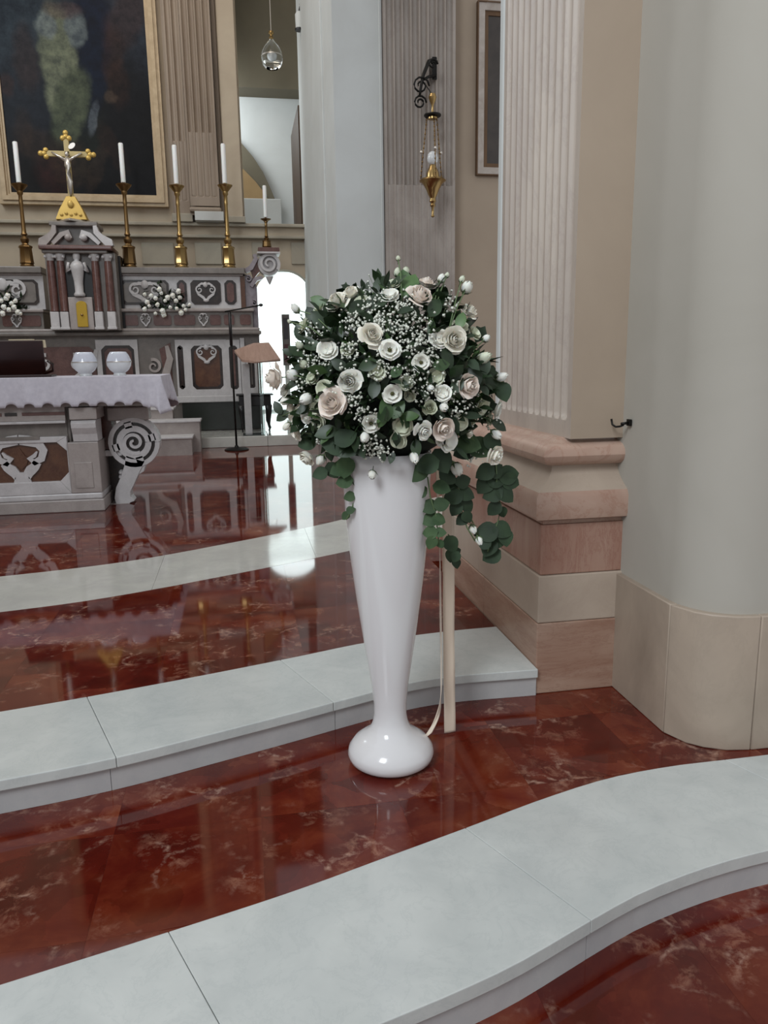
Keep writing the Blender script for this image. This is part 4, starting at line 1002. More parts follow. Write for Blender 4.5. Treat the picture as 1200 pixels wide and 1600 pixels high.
# hollow band, frieze and inlaid bars
MB().box(XLI-.01,xi+.0,YK+.04,YK+.06,bz_(683,60),bz_(662,60)).build('hollow_band', GREYM, at)
MB().box(XLI-.02,xi+.005,YK-.01,YK+.06,bz_(658,60),bz_(634,60)).build('frieze', TABLEM, at, bevel=.004)
MB().box(XLI-.02,xi+.005,YK-.03,YK+.05,bz_(662,60),bz_(658,60)).build('fillet', PALEM, at, bevel=.004)
for a,b_,m_ in ((35,102,ROSEM),(8,27,DARKM),(-36,3,ROSEM)):
    MB().box(bx(a,647),bx(b_,647),YK-.016,YK-.0105,bz_(649,60),bz_(644,60)).build('inlay_bar', m_, at)
for f in (1,-1):
    def mx(x): return x if f > 0 else 2*TX-x
    def bxx(a,b_,y0,y1,z0,z1,nm,mt,bv=.006): MB().box(mx(a),mx(b_),y0,y1,z0,z1).build(nm, mt, at, bevel=bv)
    bxx(bx(110,650),bx(153,650),YK-.05,YK+.3,bz_(655,130),bz_(636,130),'capital_block',TABLEM)
    mb = MB()
    prof = [(YK-.03,bz_(656,130)),(YK-.055,bz_(660,130)),(YK-.05,bz_(668,130)),(YK-.02,bz_(678,130)),(YK-.005,bz_(690,130)),(YK+.2,bz_(690,130)),(YK+.2,bz_(656,130))]
    xA,xB = sorted((mx(bx(113,670)),mx(bx(152,670))))
    n = len(prof)
    mb.add([(xA,y,z) for y,z in prof]+[(xB,y,z) for y,z in prof],[tuple(range(n)),tuple(range(2*n-1,n-1,-1))]+[(i,n+i,n+(i+1)%n,(i+1)%n) for i in range(n)])
    mb.build('corbel', PALEM, at, bevel=.004)
    bxx(bx(109,730),bx(157,730),YK-.015,YK+.4,zpl+.02,bz_(690.5,130),'corner_pier',TABLEM)
    bxx(bx(118,740),bx(146,740),YK-.022,YK-.016,zpl+.06,bz_(722,130),'pier_panel',TABLEM,.003)
    # dark return and side shelf
    YV = YK+.28
    vx = lambda p,y=700: mx(hx(p,y,YV)); vz = lambda y,p=200: hz(p,y,YV)
    MB().box(vx(150),vx(176),YV+.04,YV+.3,vz(702),vz(634)).build('side_return', ROSEM, at)
    MB().box(vx(160),vx(190),YV+.0,YV+.3,vz(712),vz(703)).build('side_shelf', PALEM, at, bevel=.006)
    MB().box(vx(158),vx(188),YV+.12,YV+.3,vz(786),vz(713)).build('dark_void_panel', DARKM, at)  # dark panel set in for the shade of the void beside the leg
    cvx, cvz = vx(210,690), vz(691,210)
    s2 = YV/FOC
    mb = MB()
    ring = lambda r0,r1,a0,a1,y0,y1: mb.stroke([(cvx+f*(r0+r1)/2*math.cos(a0+(a1-a0)*i/28), cvz+(r0+r1)/2*math.sin(a0+(a1-a0)*i/28)) for i in range(29)], r1-r0, y0, y1)
    R_ = 37*s2
    ring(R_*.82,R_,0,2*PI,YV-.03,YV+.14)
    mb.build('volute_rim', PALEM, at)
    mb = MB(); mb.plate([(cvx+R_*.84*math.cos(2*PI*i/28),cvz+R_*.84*math.sin(2*PI*i/28)) for i in range(28)],YV+.01,YV+.12)
    mb.build('volute_disc', DARKM, at)
    mb = MB(); ring(R_*.44,R_*.68,0,2*PI,YV-.03,YV+.02); 
    for k in range(4):
        a = .25+k*PI/2; mb.stroke([(cvx+f*R_*.6*math.cos(a),cvz+R_*.6*math.sin(a)),(cvx+f*R_*.86*math.cos(a),cvz+R_*.86*math.sin(a))],R_*.28,YV-.03,YV+.02)
    mb.build('volute_ring', PALEM, at)
    pts = []; wd = []
    for i in range(36):
        t = i/35; a = -1.1-t*3.1*PI; r = R_*.46*(1-.86*t); pts.append((cvx+f*r*math.cos(a),cvz+r*math.sin(a))); wd.append(R_*.15*(1-.35*t))
    mb = MB(); mb.stroke(pts, wd, YV-.035, YV+.02); mb.build('volute_spiral', PALEM, at)
    mb = MB()
    mb.stroke([(vx(211),vz(716)),(vx(204),vz(733)),(vx(196),vz(750)),(vx(188),vz(764)),(vx(186),vz(776)),(vx(190),vz(787))],[.16,.13,.12,.12,.13,.15],YV-.03,YV+.14)
    mb.stroke([(vx(222),vz(722)),(vx(216),vz(733)),(vx(208),vz(740))],[.06,.08,.05],YV-.02,YV+.12)
    for k in range(4): mb.ball((vx(186-k*.6),YV+.03,vz(738+k*7)),.022,.06,.022)
    mb.build('scroll_leg', PALEM, at, bevel=.004)
    MB().box(vx(160),vx(197),YV-.05,YV+.25,ZB,vz(785)).build('leg_foot', TABLEM, at, bevel=.008)
    MB().box(vx(172),vx(236),YV-.02,YV+.2,vz(657),vz(636)).build('volute_cap', TABLEM, at, bevel=.01)
XTL, XTR = 2*TX-bx(252,610), bx(252,610)
YT0, YT1 = YK-.10, YK+.78
MB().box(XTL,XTR,YT0,YT1,ztop-.07,ztop-.008).build('mensa', TABLEM, at, bevel=.008)
MB().box(XTL+.1,XTR-.08,YT0+.08,YT1-.08,bz_(636),ztop-.07).build('mensa_bed', TABLEM, at)
# cloth: top, scalloped skirt, hanging corners
cl = thing('altar_cloth', 'white scalloped linen cloth covering the altar table', 'cloth', (TX,YK+.3,ztop))
def cloth():
    mb = MB(); ex = .012
    x0,x1,y0,y1 = XTL-ex,XTR+ex,YT0-ex,YT1+ex
    N_ = 240; per = []
    def edge(p,q,nrm,n):
        for i in range(n): t = i/n; per.append((p[0]+(q[0]-p[0])*t,p[1]+(q[1]-p[1])*t,nrm[0],nrm[1],math.hypot(q[0]-p[0],q[1]-p[1])*t, t, n))
    Lx = x1-x0; Ly = y1-y0; d = .004
    nx = 620; ny = 190
    edge((x0,y0),(x1,y0),(0,-1),nx); edge((x1,y0),(x1,y1),(1,0),ny); edge((x1,y1),(x0,y1),(0,1),nx); edge((x0,y1),(x0,y0),(-1,0),ny)
    rows = 9; n = len(per); k0 = 0
    drop = [0]*n
    s_run = 0
    for j in range(rows+1):
        v = j/rows
        for i,(x,y,a,b_,s,t,nn) in enumerate(per):
            ph = (s/.131) % 1; q_ = (ph-.5)/.31; hem = .222-(.030*math.sqrt(max(0,1-q_*q_)))
            corner = min(t,1-t)*(Lx if nn == nx else Ly)
            cf_ = math.exp(-(corner/.10)**2)
            side = 1.0 if nn == nx else .92
            h = (hem*side+.07*cf_)*v
            wv = (.010*math.sin(s*21+1.3*(nn==ny))+.006*math.sin(s*47))*v**1.3+.035*cf_*v+.004*(1-(1-v)**2)
            if cf_ > .1: wv += .015*math.sin(corner*80)*v*cf_
            mb.v.append((x+a*wv, y+b_*wv, ztop-h-(0 if j else 0)))
    for j in range(rows):
        for i in range(n):
            a = j*n+i; b_ = j*n+(i+1)%n; mb.f.append((a,a+n,b_+n,b_))
    mb.f.append(tuple(range(n)))
    return mb
cl_o = cloth().build('linen', LINEN, cl, smooth='auto')
sm = cl_o.modifiers.new('thick','SOLIDIFY'); sm.thickness = .003; sm.offset = -1
# glass globes
for px_,py_,lb in ((134,584,'left of the two round glass globes standing on the altar cloth'),(187,583,'right of the two round glass globes standing on the altar cloth')):
    Yg = YK+.33; g = P(px_,py_,Y=Yg); t = thing('glass_globe', lb, 'glass globe', (g.x,Yg,ztop+.001), 'glass globes on the altar table')
    MB().lathe([(.052,0),(.05,.008),(.045,.02),(.075,.045),(.096,.08),(.098,.11)],(g.x,Yg,ztop+.001),24).build('lower_bowl', OPAL, t, smooth='auto')
    MB().lathe([(.098,.112),(.092,.135),(.080,.165),(.066,.186),(.060,.190)],(g.x,Yg,ztop+.001),24,False).build('upper_dome', base_mat('frosted_globe', lin(215,218,230), .12, 0, Transmission_Weight=.25), t, smooth='auto')
    MB().lathe([(.1,.106),(.101,.110),(.1,.114)],(g.x,Yg,ztop+.001),24,False).build('metal_band', SILVER, t, smooth='auto')
    MB().lathe([(.035,.113),(.035,.165),(.03,.17)],(g.x,Yg,ztop+.001),16).build('candle_cup', CANDLE, t, smooth='auto')
# missal stand with open book
Ym = YK+.38
m0,m1 = hx(-6,580,Ym),hx(78,580,Ym); zm = hz(40,534,Ym)
ms = thing('book_stand', 'dark red wooden book stand on the left of the altar cloth', 'book stand', ((m0+m1)/2,Ym,ztop+.001))
mb = MB(); mb.add([(m0-.06,Ym,ztop+.015),(m1-.03,Ym,ztop+.015),(m1-.03,Ym+.015,ztop+.015),(m0-.06,Ym+.015,ztop+.015),
  (m0+.05,Ym-.16,zm),(m1,Ym-.16,zm),(m1,Ym-.145,zm+.008),(m0+.05,Ym-.145,zm+.008)],[(0,1,5,4),(1,2,6,5),(2,3,7,6),(3,0,4,7),(4,5,6,7),(3,2,1,0)])
mb.build('sloping_board', DARKWOOD, ms, bevel=.003)
MB().box(m0-.02,m1+.04,Ym-.14,Ym+.05,ztop+.002,ztop+.02).build('stand_base', DARKWOOD, ms, bevel=.004)
MB().tube([(m1-.06,Ym-.02,ztop+.02),(m1+.03,Ym-.03,ztop+.05),(m1+.035,Ym-.04,ztop+.10),(m1+.0,Ym-.05,ztop+.13)],.012).build('carved_support', DARKWOOD, ms, smooth=True)
bk = thing('open_book', 'open book with cream pages showing above the dark stand', 'book', ((m0+m1)/2,Ym-.17,zm))
xm_ = hx(52,534,Ym-.16)
for a,b_,h in ((hx(20,534,Ym),xm_-.002,.016),(xm_+.002,hx(76,534,Ym),.009)):
    mb = MB(); mb.add([(a,Ym-.118,zm-.05),(b_,Ym-.118,zm-.05),(b_,Ym-.09,zm-.05),(a,Ym-.09,zm-.05),(a+.005,Ym-.142,zm+h),(b_,Ym-.142,zm+h),(b_,Ym-.105,zm+h),(a+.005,Ym-.105,zm+h)],
      [(0,1,5,4),(1,2,6,5),(2,3,7,6),(3,0,4,7),(4,5,6,7),(3,2,1,0)])
    mb.build('pages', PAPER, bk, bevel=.003)

# ------------------------------------------------------------------ microphone stand, lectern, stool
m_ = P(370,701,Z=ZB); m_.y = min(m_.y, YPL-.2); m_ = P(370,703,Z=ZB)
mY = m_.y
mst = thing('microphone_stand', 'thin black microphone stand with round base before the altar', 'microphone stand', (m_.x,mY,ZB))
MB().lathe([(.16,0),(.16,.01),(.13,.025),(.03,.035),(.02,.06)],(m_.x,mY,ZB+.001),20).build('base', IRON, mst, smooth='auto')
zt_ = hz(358,490,mY)
MB().tube([(m_.x,mY,ZB+.03),(m_.x,mY,zt_)],.013,10).build('pole', IRON, mst, smooth=True)
MB().tube([(m_.x,mY,hz(360,540,mY)),(m_.x,mY,zt_+.02)],.02,10).build('clutch', BLACK, mst, smooth=True)
MB().tube([(m_.x-.06,mY,hz(356,487,mY)),(hx(405,482,mY),mY-.1,hz(405,478,mY))],.009,8).build('boom', IRON, mst, smooth=True)
mb = MB(); e = Vector((hx(405,482,mY),mY-.1,hz(405,478,mY))); mb.ball((e.x+.02,e.y,e.z+.004),.028,.02,.02); mb.build('microphone', BLACK, mst, smooth=True)
# lectern: board on clear acrylic post
YLc = YPL+.20
lcx = hx(398,560,YLc)
lec = thing('lectern', 'pale wooden lectern board on a clear acrylic post right of the microphone stand', 'lectern', (lcx,YLc,ZP))
q = lambda a,b_,dy: tuple(P(a,b_,Y=YLc+dy))
mb = MB(); A = [q(366,549,.0),q(397,543,.0)]
pl_ = [q(366,547,.18),q(396,536,.30),q(420,535,.30),q(438,561,-.14),q(398,564,-.16),q(378,562,-.1)]
lo_ = [(x,y,z-.03) for x,y,z in pl_]
n = len(pl_); mb.add(lo_+pl_,[tuple(range(n)),tuple(range(2*n-1,n-1,-1))]+[(i,n+i,n+(i+1)%n,(i+1)%n) for i in range(n)])
mb.build('reading_board', LIGHTWOOD, lec)
mb = MB(); pr_ = [q(433,553,-.16),q(438,562,-.16)]
MB().tube([q(396,566,-.15),q(438,562,-.15)],.018,6).build('book_rest', LIGHTWOOD, lec, smooth=True)
zb1 = pl_[4][2]-.02
MB().box(hx(406,620,YLc),hx(411.5,620,YLc),YLc-.12,YLc+.14,ZP,zb1).build('acrylic_post', ACRYL, lec, bevel=.004)
MB().box(hx(381,620,YLc+.14),hx(392,620,YLc+.14),YLc+.12,YLc+.16,ZP,zb1-.02).build('grey_post', PALEM, lec, bevel=.004)
MB().box(hx(380,680,YLc),hx(414,680,YLc),YLc-.14,YLc+.18,ZP,ZP+.012).build('base_plate', ACRYL, lec, bevel=.003)
MB().tube([q(421,566,-.1),q(423,575,-.1)],.004,6).build('pin', SILVER, lec)
# stool
YS = YLc+.36
sx0,sx1 = hx(370,640,YS),hx(428,640,YS); zs1 = hz(400,616,YS)
so = thing('side_table', 'dark carved wooden side table behind the lectern', 'table', ((sx0+sx1)/2,YS,ZP))
MB().box(sx0,sx1,YS,YS+.36,zs1-.02,zs1).build('table_top', BLACK, so, bevel=.006)
MB().box(sx0+.035,sx1-.035,YS+.03,YS+.33,zs1-.17,zs1-.021).build('apron', BLACK, so, bevel=.01)
for a in (sx0+.07,sx1-.07):
    for b_ in (YS+.06,YS+.30):
        s_ = 1 if a < (sx0+sx1)/2 else -1
        MB().tube([(a,b_,zs1-.16),(a+.0*s_,b_,zs1-.25),(a+.012*s_,b_,ZP+.14),(a-.006*s_,b_,ZP+.06),(a,b_,ZP)],[.05,.042,.028,.02,.012],8).build('leg', BLACK, so, smooth=True)

# wall hook
hk = P(968,662,X=1.375)
hp = P(975,662,X=1.387); hp = Vector((1.389,2.42,hk.z if hk.z else 1.1))
hp.z = P(972,662,Y=2.55).z
HY = 2.585
hw = thing('wall_hook', 'small dark iron hook on the grey wall beside the near pilaster', 'hook', (1.388,HY,hp.z))
MB().tube([(1.388,HY,hp.z),(1.352,HY,hp.z-.004)],.005,8).build('hook_pin', IRON, hw, smooth=True)
MB().tube([(1.362,HY,hp.z-.008),(1.352,HY+.01,hp.z-.014),(1.342,HY+.02,hp.z-.016),(1.333,HY+.03,hp.z-.008),(1.331,HY+.035,hp.z+.012)],.0038,8).build('hook_arm', IRON, hw, smooth=True)
MB().box(1.378,1.3885,HY-.012,HY+.012,hp.z-.012,hp.z+.012).build('wall_plate', IRON, hw, bevel=.002)

# ------------------------------------------------------------------ vase
VX, VY = P(612,1190,Z=0).x, 2.235
vc = VX
vs = thing('vase', 'tall slender glossy white vase standing on the red marble landing', 'vase', (VX,VY,0))
def vz_(y): return P(615,y,Y=VY).z
prof = [(0.10,0),(.118,.004),(.133,.016),(.138,.032),(.134,.05),(.118,.072),(.094,.09),(.074,.104),(.062,.12),(.055,.14),(.0515,.165),(.052,.20),(.058,.26),(.070,.34),(.085,.44),(.099,.54),(.110,.63),(.119,.72),(.125,.80),(.129,.88),(.132,.96),(.1335,1.0)]
MB().lathe(prof+[(.127,1.0),(.122,.93),(.05,.9),(.01,.9)],(VX,VY,0),56).build('vase_body', VASE, vs, smooth=True)

# ------------------------------------------------------------------ flower arrangement
FC = P(612,598,Y=VY); FC = Vector((FC.x, VY+.0, FC.z))
RX, RY, RZ = .285, .25, .285
fa = thing('flower_arrangement', 'big domed arrangement of white and blush flowers in the tall vase', 'flowers', (VX,VY,1.0))
def surf(px, py, f=1.0):
    """point where the line of sight meets the dome, or the dome's rim"""
    d = (FW + RT*((px-600)/FOC) - UP*((py-800)/FOC))
    S = Vector((1/RX,1/RY,1/RZ))
    o = (EYEP-FC)*S; dd = d*S
    a = dd.dot(dd); b_ = 2*o.dot(dd); c_ = o.dot(o)-f*f
    D = b_*b_-4*a*c_
    t = (-b_-math.sqrt(D))/(2*a) if D > 0 else (-b_)/(2*a)
    return EYEP+d*t
def outward(p):
    n = Vector(((p.x-FC.x)/RX**2,(p.y-FC.y)/RY**2,(p.z-FC.z)/RZ**2)).normalized()
    return n
def rot_to(n, spin=0, tilt=None):
    return n.to_track_quat('Z','Y').to_matrix() @ Matrix.Rotation(spin,3,'Z')

def petal(mb, phi, wdt, R, h, z0=0, curl=0, drop=.25, ruffle=0, close=0, nu=6, nv=5, seed=0):
    k = len(mb.v); rnd = random.Random(seed)
    ph = rnd.random()*6; tl = rnd.uniform(-.12,.12)
    for j in range(nv+1):
        v = j/nv
        for i in range(nu+1):
            u = -1+2*i/nu
            a = phi+u*wdt*(.35+.65*math.sin(PI*min(1,.12+.62*v)))
            r = R*(math.sqrt(max(0,1-(1-v)**2))*(1-close*v*v))
            r += curl*v**4*(1-.25*u*u)+ruffle*math.sin(u*6+ph)*v*v+R*.03*math.sin(ph)
            z = z0+h*v-drop*h*(u*u)*v - curl*.45*v**5 + tl*R*u*v*.5
            mb.v.append((r*math.cos(a), r*math.sin(a), z))
    for j in range(nv):
        for i in range(nu):
            a = k+j*(nu+1)+i; mb.f.append((a,a+1,a+nu+2,a+nu+1))
def rose_mesh(name, mat, seed):
    rnd = random.Random(seed); mb = MB()
    lay = ((2,.13,1.08,1.7,0,.6,.04),(3,.27,1.08,1.35,.01,.35,.02),(3,.43,1.04,1.25,.03,.22,0),(4,.60,.96,1.05,.09,.10,-.02),(5,.76,.80,.92,.20,0,-.06))
    if seed % 2: lay += ((3,.86,.50,.80,.30,0,-.08),)
    for (n,R,h,wdt,curl,cl_,z0) in lay:
        o_ = rnd.random()*6
        for i in range(n): petal(mb, o_+2*PI*i/n+rnd.uniform(-.22,.22), wdt*rnd.uniform(.9,1.1), R*rnd.uniform(.88,1.08), h*rnd.uniform(.92,1.05), z0, curl*rnd.uniform(.5,1.4), .16, .03, cl_, seed=rnd.random())
    return mb.mesh(name, mat, True)
def lisi_mesh(name, mat, seed):
    rnd = random.Random(seed); mb = MB()
    for (n,R,h,wdt,curl,z0) in ((3,.52,.66,1.25,.10,.02),(3,.70,.60,1.25,.22,-.02),(4,.80,.42,1.0,.24,-.06)):
        o_ = rnd.random()*6
        for i in range(n): petal(mb, o_+2*PI*i/n+rnd.uniform(-.15,.15), wdt, R*rnd.uniform(.92,1.08), h*rnd.uniform(.9,1.1), z0, curl*rnd.uniform(.7,1.2), .06, .035, 0, seed=rnd.random())
    return mb.mesh(name, mat, True)
def bud_mesh(name, mat, seed, top=.62):
    rnd = random.Random(seed); mb = MB()
    for (n,R,h,cl_) in ((3,.55,1.55,top+.2),(3,.68,1.50,top),(4,.78,1.35,top-.15)):
        o_ = rnd.random()*6
        for i in range(n): petal(mb, o_+2*PI*i/n, 1.15, R, h, -.5, 0, .14, .01, cl_, seed=rnd.random())
    return mb.mesh(name, mat, True)
def sepal_mesh():
    mb = MB()
    for k in range(5):
        a = k*2*PI/5; ca,sa = math.cos(a),math.sin(a)
        pts = [(0,0,-.55),(.42,.16,-.42),(.72,.0,-.05),(.42,-.16,-.42),(.86,0,.25)]
        V_ = [(x*ca-y*sa, x*sa+y*ca, z) for x,y,z in pts]
        mb.add(V_, [(0,3,2,1),(3,4,2),(1,2,4)])
    mb.lathe([(.05,-1.4),(.06,-.7),(.22,-.58),(.3,-.45)],(0,0,0),8)
    return mb.mesh('sepals', STEM, True)
def centre_mesh():
    mb = MB(); mb.ball((0,0,.16),.20,.20,.20,10,6)
    for k in range(6): a = k*PI/3; mb.ball((.2*math.cos(a),.2*math.sin(a),.30),.05,.05,.09,6,4)
    mb.ball((0,0,.36),.09,.09,.10,8,5)
    return mb.mesh('flower_centre', CENTRE, True)
MATS = {'b':BLUSH,'c':CREAM,'w':WHITE,'g':GREENISH}
ROSE = {(k,s):rose_mesh('rose',m,s) for k,m in MATS.items() for s in (1,2,3,4)}
LISI = {(k,s):lisi_mesh('lisianthus',m,s+10) for k,m in MATS.items() for s in (1,2,3,4)}
BUD = {(k,s):bud_mesh('bud',m,s+20,.56+.06*s) for k,m in MATS.items() for s in (1,2,3,4)}
SEP = sepal_mesh(); CEN = centre_mesh()
TOCAM = (EYEP-FC).normalized()
NAMES = {'r':'rose','l':'lisianthus','d':'flower_bud','o':'lisianthus'}
# kind, colour, x, y, radius (px at the dome), how far out of the dome, facing dx dz bias
FL = [('r','c',527,472,19,1.02),('r','c',549,459,15,1.02),('r','b',655,464,20,1.04),('r','b',666,444,14,1.02),('r','c',708,532,21,1.05),('l','w',684,532,14,1.0),
 ('r','c',581,523,19,1.05),('r','b',730,603,22,1.05),('r','b',520,631,22,1.06),('r','b',691,668,19,1.05),('r','w',662,674,15,1.05),('l','w',702,689,17,1.02),
 ('r','c',774,712,16,1.05),('r','c',481,713,14,1.03),('r','b',431,591,22,1.05),('r','w',547,596,20,1.02),('l','w',511,546,16,1.04),('o','w',609,546,17,1.05),
 ('o','w',658,566,14,1.05),('o','w',613,615,15,1.03),('l','g',505,606,13,.98),('d','w',460,587,12,1.02),('d','w',480,622,13,1.02),('l','c',455,643,17,1.0),
 ('l','c',461,674,16,1.0),('r','w',480,653,11,1.0),('o','w',580,662,14,1.02),('d','w',570,682,11,1.05),('l','g',629,666,16,1.0),('l','g',622,689,14,1.0),
 ('d','w',647,713,11,1.06),('d','w',502,717,10,1.05),('d','w',712,730,12,1.08),('d','w',582,740,9,1.1),('d','w',693,636,9,1.05),('l','w',692,614,14,1.02),
 ('r','g',671,638,12,1.0),('l','w',608,461,16,1.02),('l','g',613,444,13,1.02),('d','g',621,428,8,1.02),('d','g',634,426,8,1.02),('d','g',622,405,4.5,1.02),
 ('d','w',689,437,8,1.02),('d','g',698,431,5,1.02),('d','w',728,452,11,1.02),('d','g',721,438,6,1.02),('r','c',732,488,14,1.02),('l','g',473,509,13,1.0),
 ('d','w',463,484,8,1.05),('d','g',453,503,4,1.05),('l','g',497,482,13,1.0),('d','g',753,562,14,1.0),('d','w',758,530,7,1.02),('l','w',779,641,15,1.0),
 ('d','w',781,590,10,1.02),('l','g',754,634,16,.98),('d','w',773,677,10,1.02),('r','c',733,677,8,1.02),('l','g',590,580,14,.97),('l','g',634,598,13,.97),
 ('l','g',682,588,15,.96),('l','g',543,545,12,.96),('d','w',738,825,9,1.2),('d','w',748,843,9,1.2),('l','g',563,470,12,.98),('l','w',445,610,12,1.0),
 ('l','g',497,660,12,.95),('l','g',720,660,13,.96),('l','g',742,520,11,.96),('l','g',720,508,13,.95),('d','g',470,541,8,1.0),('l','w',690,690,10,.98),('l','g',512,700,9,1.0),
 ('r','c',470,640,12,.98),('l','g',488,590,11,.96),('l','c',464,660,11,.97),('d','g',476,570,8,1.0),('l','g',492,636,12,.95),('d','c',448,625,9,1.0),('l','w',765,610,10,.97),('l','g',765,655,12,.96),('l','g',742,655,11,.95),('d','w',672,606,8,1.0),('l','g',640,618,10,.95),('l','c',590,655,9,.97),('d','c',450,665,8,1.0)]
rnd = random.Random(3)
for i,(kd,c_,x_,y_,r_,f_) in enumerate(FL):
    p = surf(x_,y_,f_)
    if y_ > 800: p = P(x_,y_,Y=VY-.03)
    n = outward(p); 
    if y_ < 800: n = (n*.9+TOCAM*(.8 if kd in 'o' else .30)+Vector((rnd.uniform(-.45,.45),0,rnd.uniform(-.15,.55)))).normalized()
    else: n = Vector((.3,-.3,-.8)).normalized()
    if kd == 'd' and y_ < 800:
        n = (outward(p)+TOCAM*.3+Vector((0,0,.35 if y_ < 600 else -.3))).normalized()
    dist = (p-EYEP).dot(FW); rad = r_*dist/FOC
    src = {'r':ROSE,'l':LISI,'o':LISI,'d':BUD}[kd][(c_,1+i%4)]
    R3 = rot_to(n, rnd.random()*6)
    sc_ = rad*(1.02 if kd != 'd' else 1.25)
    off = -n*rad*(.35 if kd != 'd' else 0)
    R3 = R3 @ Matrix.Diagonal((rnd.uniform(.90,1.12),rnd.uniform(.88,1.08),rnd.uniform(.9,1.15)))
    o = place(NAMES[kd], src, fa, p+off, R3, sc_)
    WORLD_AT[o] = p+off
    if kd == 'd':
        s = bpy.data.objects.new('sepals', SEP); COL.objects.link(s); s.parent = o
    if kd == 'o':
        s = bpy.data.objects.new('flower_centre', CEN); COL.objects.link(s); s.parent = o
# foam core and fine foliage
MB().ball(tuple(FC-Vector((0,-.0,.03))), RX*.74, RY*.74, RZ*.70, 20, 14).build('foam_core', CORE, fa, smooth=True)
def leaf_shape(L_, W_, bend=.25, pts=5, tip=.9):
    """pointed or round leaf along +X, 'folded' about its midrib"""
    V_, F_ = [], []
    for i in range(pts+1):
        t = i/pts; wv = W_*math.sin(PI*(t**tip))**.75 if 0 < t < 1 else 0
        z = -bend*L_*t*t
        V_ += [(L_*t, wv, z+.18*wv), (L_*t, 0, z), (L_*t, -wv, z+.18*wv)]
    for i in range(pts):
        a = 3*i; F_ += [(a,a+1,a+4,a+3),(a+1,a+2,a+5,a+4)]
    return V_, F_
rnd = random.Random(11)
for mat_, cnt, seedk, lo, hi in ((LEAF_D,1500,1,.72,1.0),(LEAF_M,260,2,.80,.98),(EUCA_D,420,3,.78,1.03)):
    mb = MB()
    for k in range(cnt):
        u = rnd.uniform(-1,1); a = rnd.uniform(0,2*PI); s = math.sqrt(1-u*u)
        d = Vector((s*math.cos(a), s*math.sin(a), u))
        if d.z < -.62: continue
        f = rnd.uniform(lo,hi); p = FC+Vector((d.x*RX,d.y*RY,d.z*RZ))*f
        dirv = (d*rnd.uniform(.3,1)+Vector((rnd.gauss(0,.6),rnd.gauss(0,.6),rnd.gauss(0,.6)))).normalized()
        q = dirv.to_track_quat('X','Z').to_matrix() @ Matrix.Rotation(rnd.uniform(-1.2,1.2),3,'X')
        L_ = rnd.uniform(.030,.062); V_,F_ = leaf_shape(L_, L_*rnd.uniform(.16,.34), rnd.uniform(0,.35), 3)
        mb.add([p+q@Vector(v) for v in V_], F_)
    mb.build('foliage', mat_, fa, smooth=True, kind='stuff')
# baby's breath
rnd = random.Random(5)
GC = [(600,488,30,110),(585,505,22,50),(640,500,22,80),(655,530,20,70),(672,555,20,50),(650,590,24,80),(680,610,16,30),(560,500,18,50),(545,545,18,50),(500,565,18,36),(528,615,14,20),(565,640,20,60),(552,622,12,24),
      (600,572,18,50),(582,700,16,70),(596,705,12,24),(700,472,16,34),(478,560,14,26),(490,520,16,30),(630,475,16,40),(718,640,18,40),(740,615,14,16),(742,712,12,24),(710,605,12,16),(498,690,10,14),(640,545,14,40),(575,470,12,24),(664,620,12,22),(540,575,14,24),(470,600,10,16),(765,655,12,20),(545,500,14,26),(620,520,14,30)]
mb = MB(); mst_ = MB()
ico = []; ph_ = (1+5**.5)/2
for a in (-1,1):
    for b_ in (-ph_,ph_): ico += [(0,a,b_),(a,b_,0),(b_,0,a)]
octa_v = [(1,0,0),(-1,0,0),(0,1,0),(0,-1,0),(0,0,1),(0,0,-1)]
octa_f = [(0,2,4),(2,1,4),(1,3,4),(3,0,4),(2,0,5),(1,2,5),(3,1,5),(0,3,5)]
for (x_,y_,s_,n_) in GC:
    root = surf(x_,y_,.8)
    for k in range(n_):
        p = surf(x_+rnd.gauss(0,s_*.62), y_+rnd.gauss(0,s_*.62), rnd.uniform(.96,1.07))
        r = rnd.uniform(.0026,.0048)
        R3 = Matrix.Rotation(rnd.random()*6,3,'Z') @ Matrix.Rotation(rnd.random()*6,3,'X')
        mb.add([p+R3@Vector(v)*r for v in octa_v], octa_f)
        mb.add([p+R3@(Vector(v)*r*.8)+Vector((rnd.uniform(-1,1),rnd.uniform(-1,1),rnd.uniform(-1,1)))*r*.7 for v in octa_v], octa_f)
        if k % 4 == 0: mst_.tube([root, (root+p)/2+Vector((0,0,.004)), p], .0007, 3)
mb.build('babys_breath', GYP, fa, kind='stuff', smooth=True)
mst_.build('babys_breath_stems', STEM, fa, kind='stuff')
# larger leaves, each its own part
LEAFM = {}
for nm,mt in (('d',LEAF_D),('m',LEAF_M),('e',EUCA),('f',EUCA_D)):
    V_,F_ = leaf_shape(1,.30,.18,6); LEAFM[nm+'p'] = MB().add(V_,F_).mesh('leaf', mt, True)
    V_,F_ = leaf_shape(1,.42,.12,7,.8); LEAFM[nm+'r'] = MB().add(V_,F_).mesh('leaf', mt, True)
def put_leaf(px, py, ang, ln, key, f=1.03, par=None, roll=0, dep=None):
    """ang: direction in the view plane, degrees, 0 = right, 90 = up"""
    p = surf(px,py,f) if dep is None else P(px,py,Y=dep)
    dist = (p-EYEP).dot(FW); a = math.radians(ang)
    xd = (RT*math.cos(a)+UP*math.sin(a)+FW*random.uniform(-.25,.25)).normalized()
    zd = (-FW+RT*random.uniform(-.3,.3)+UP*(random.uniform(-.1,.4)+roll)).normalized(); yd = zd.cross(xd).normalized(); zd = xd.cross(yd)
    R3 = Matrix((xd,yd,zd)).transposed()
    L_ = ln*dist/FOC
    return place('leaf', LEAFM[key], par or fa, p-xd*L_*.5, R3, L_)
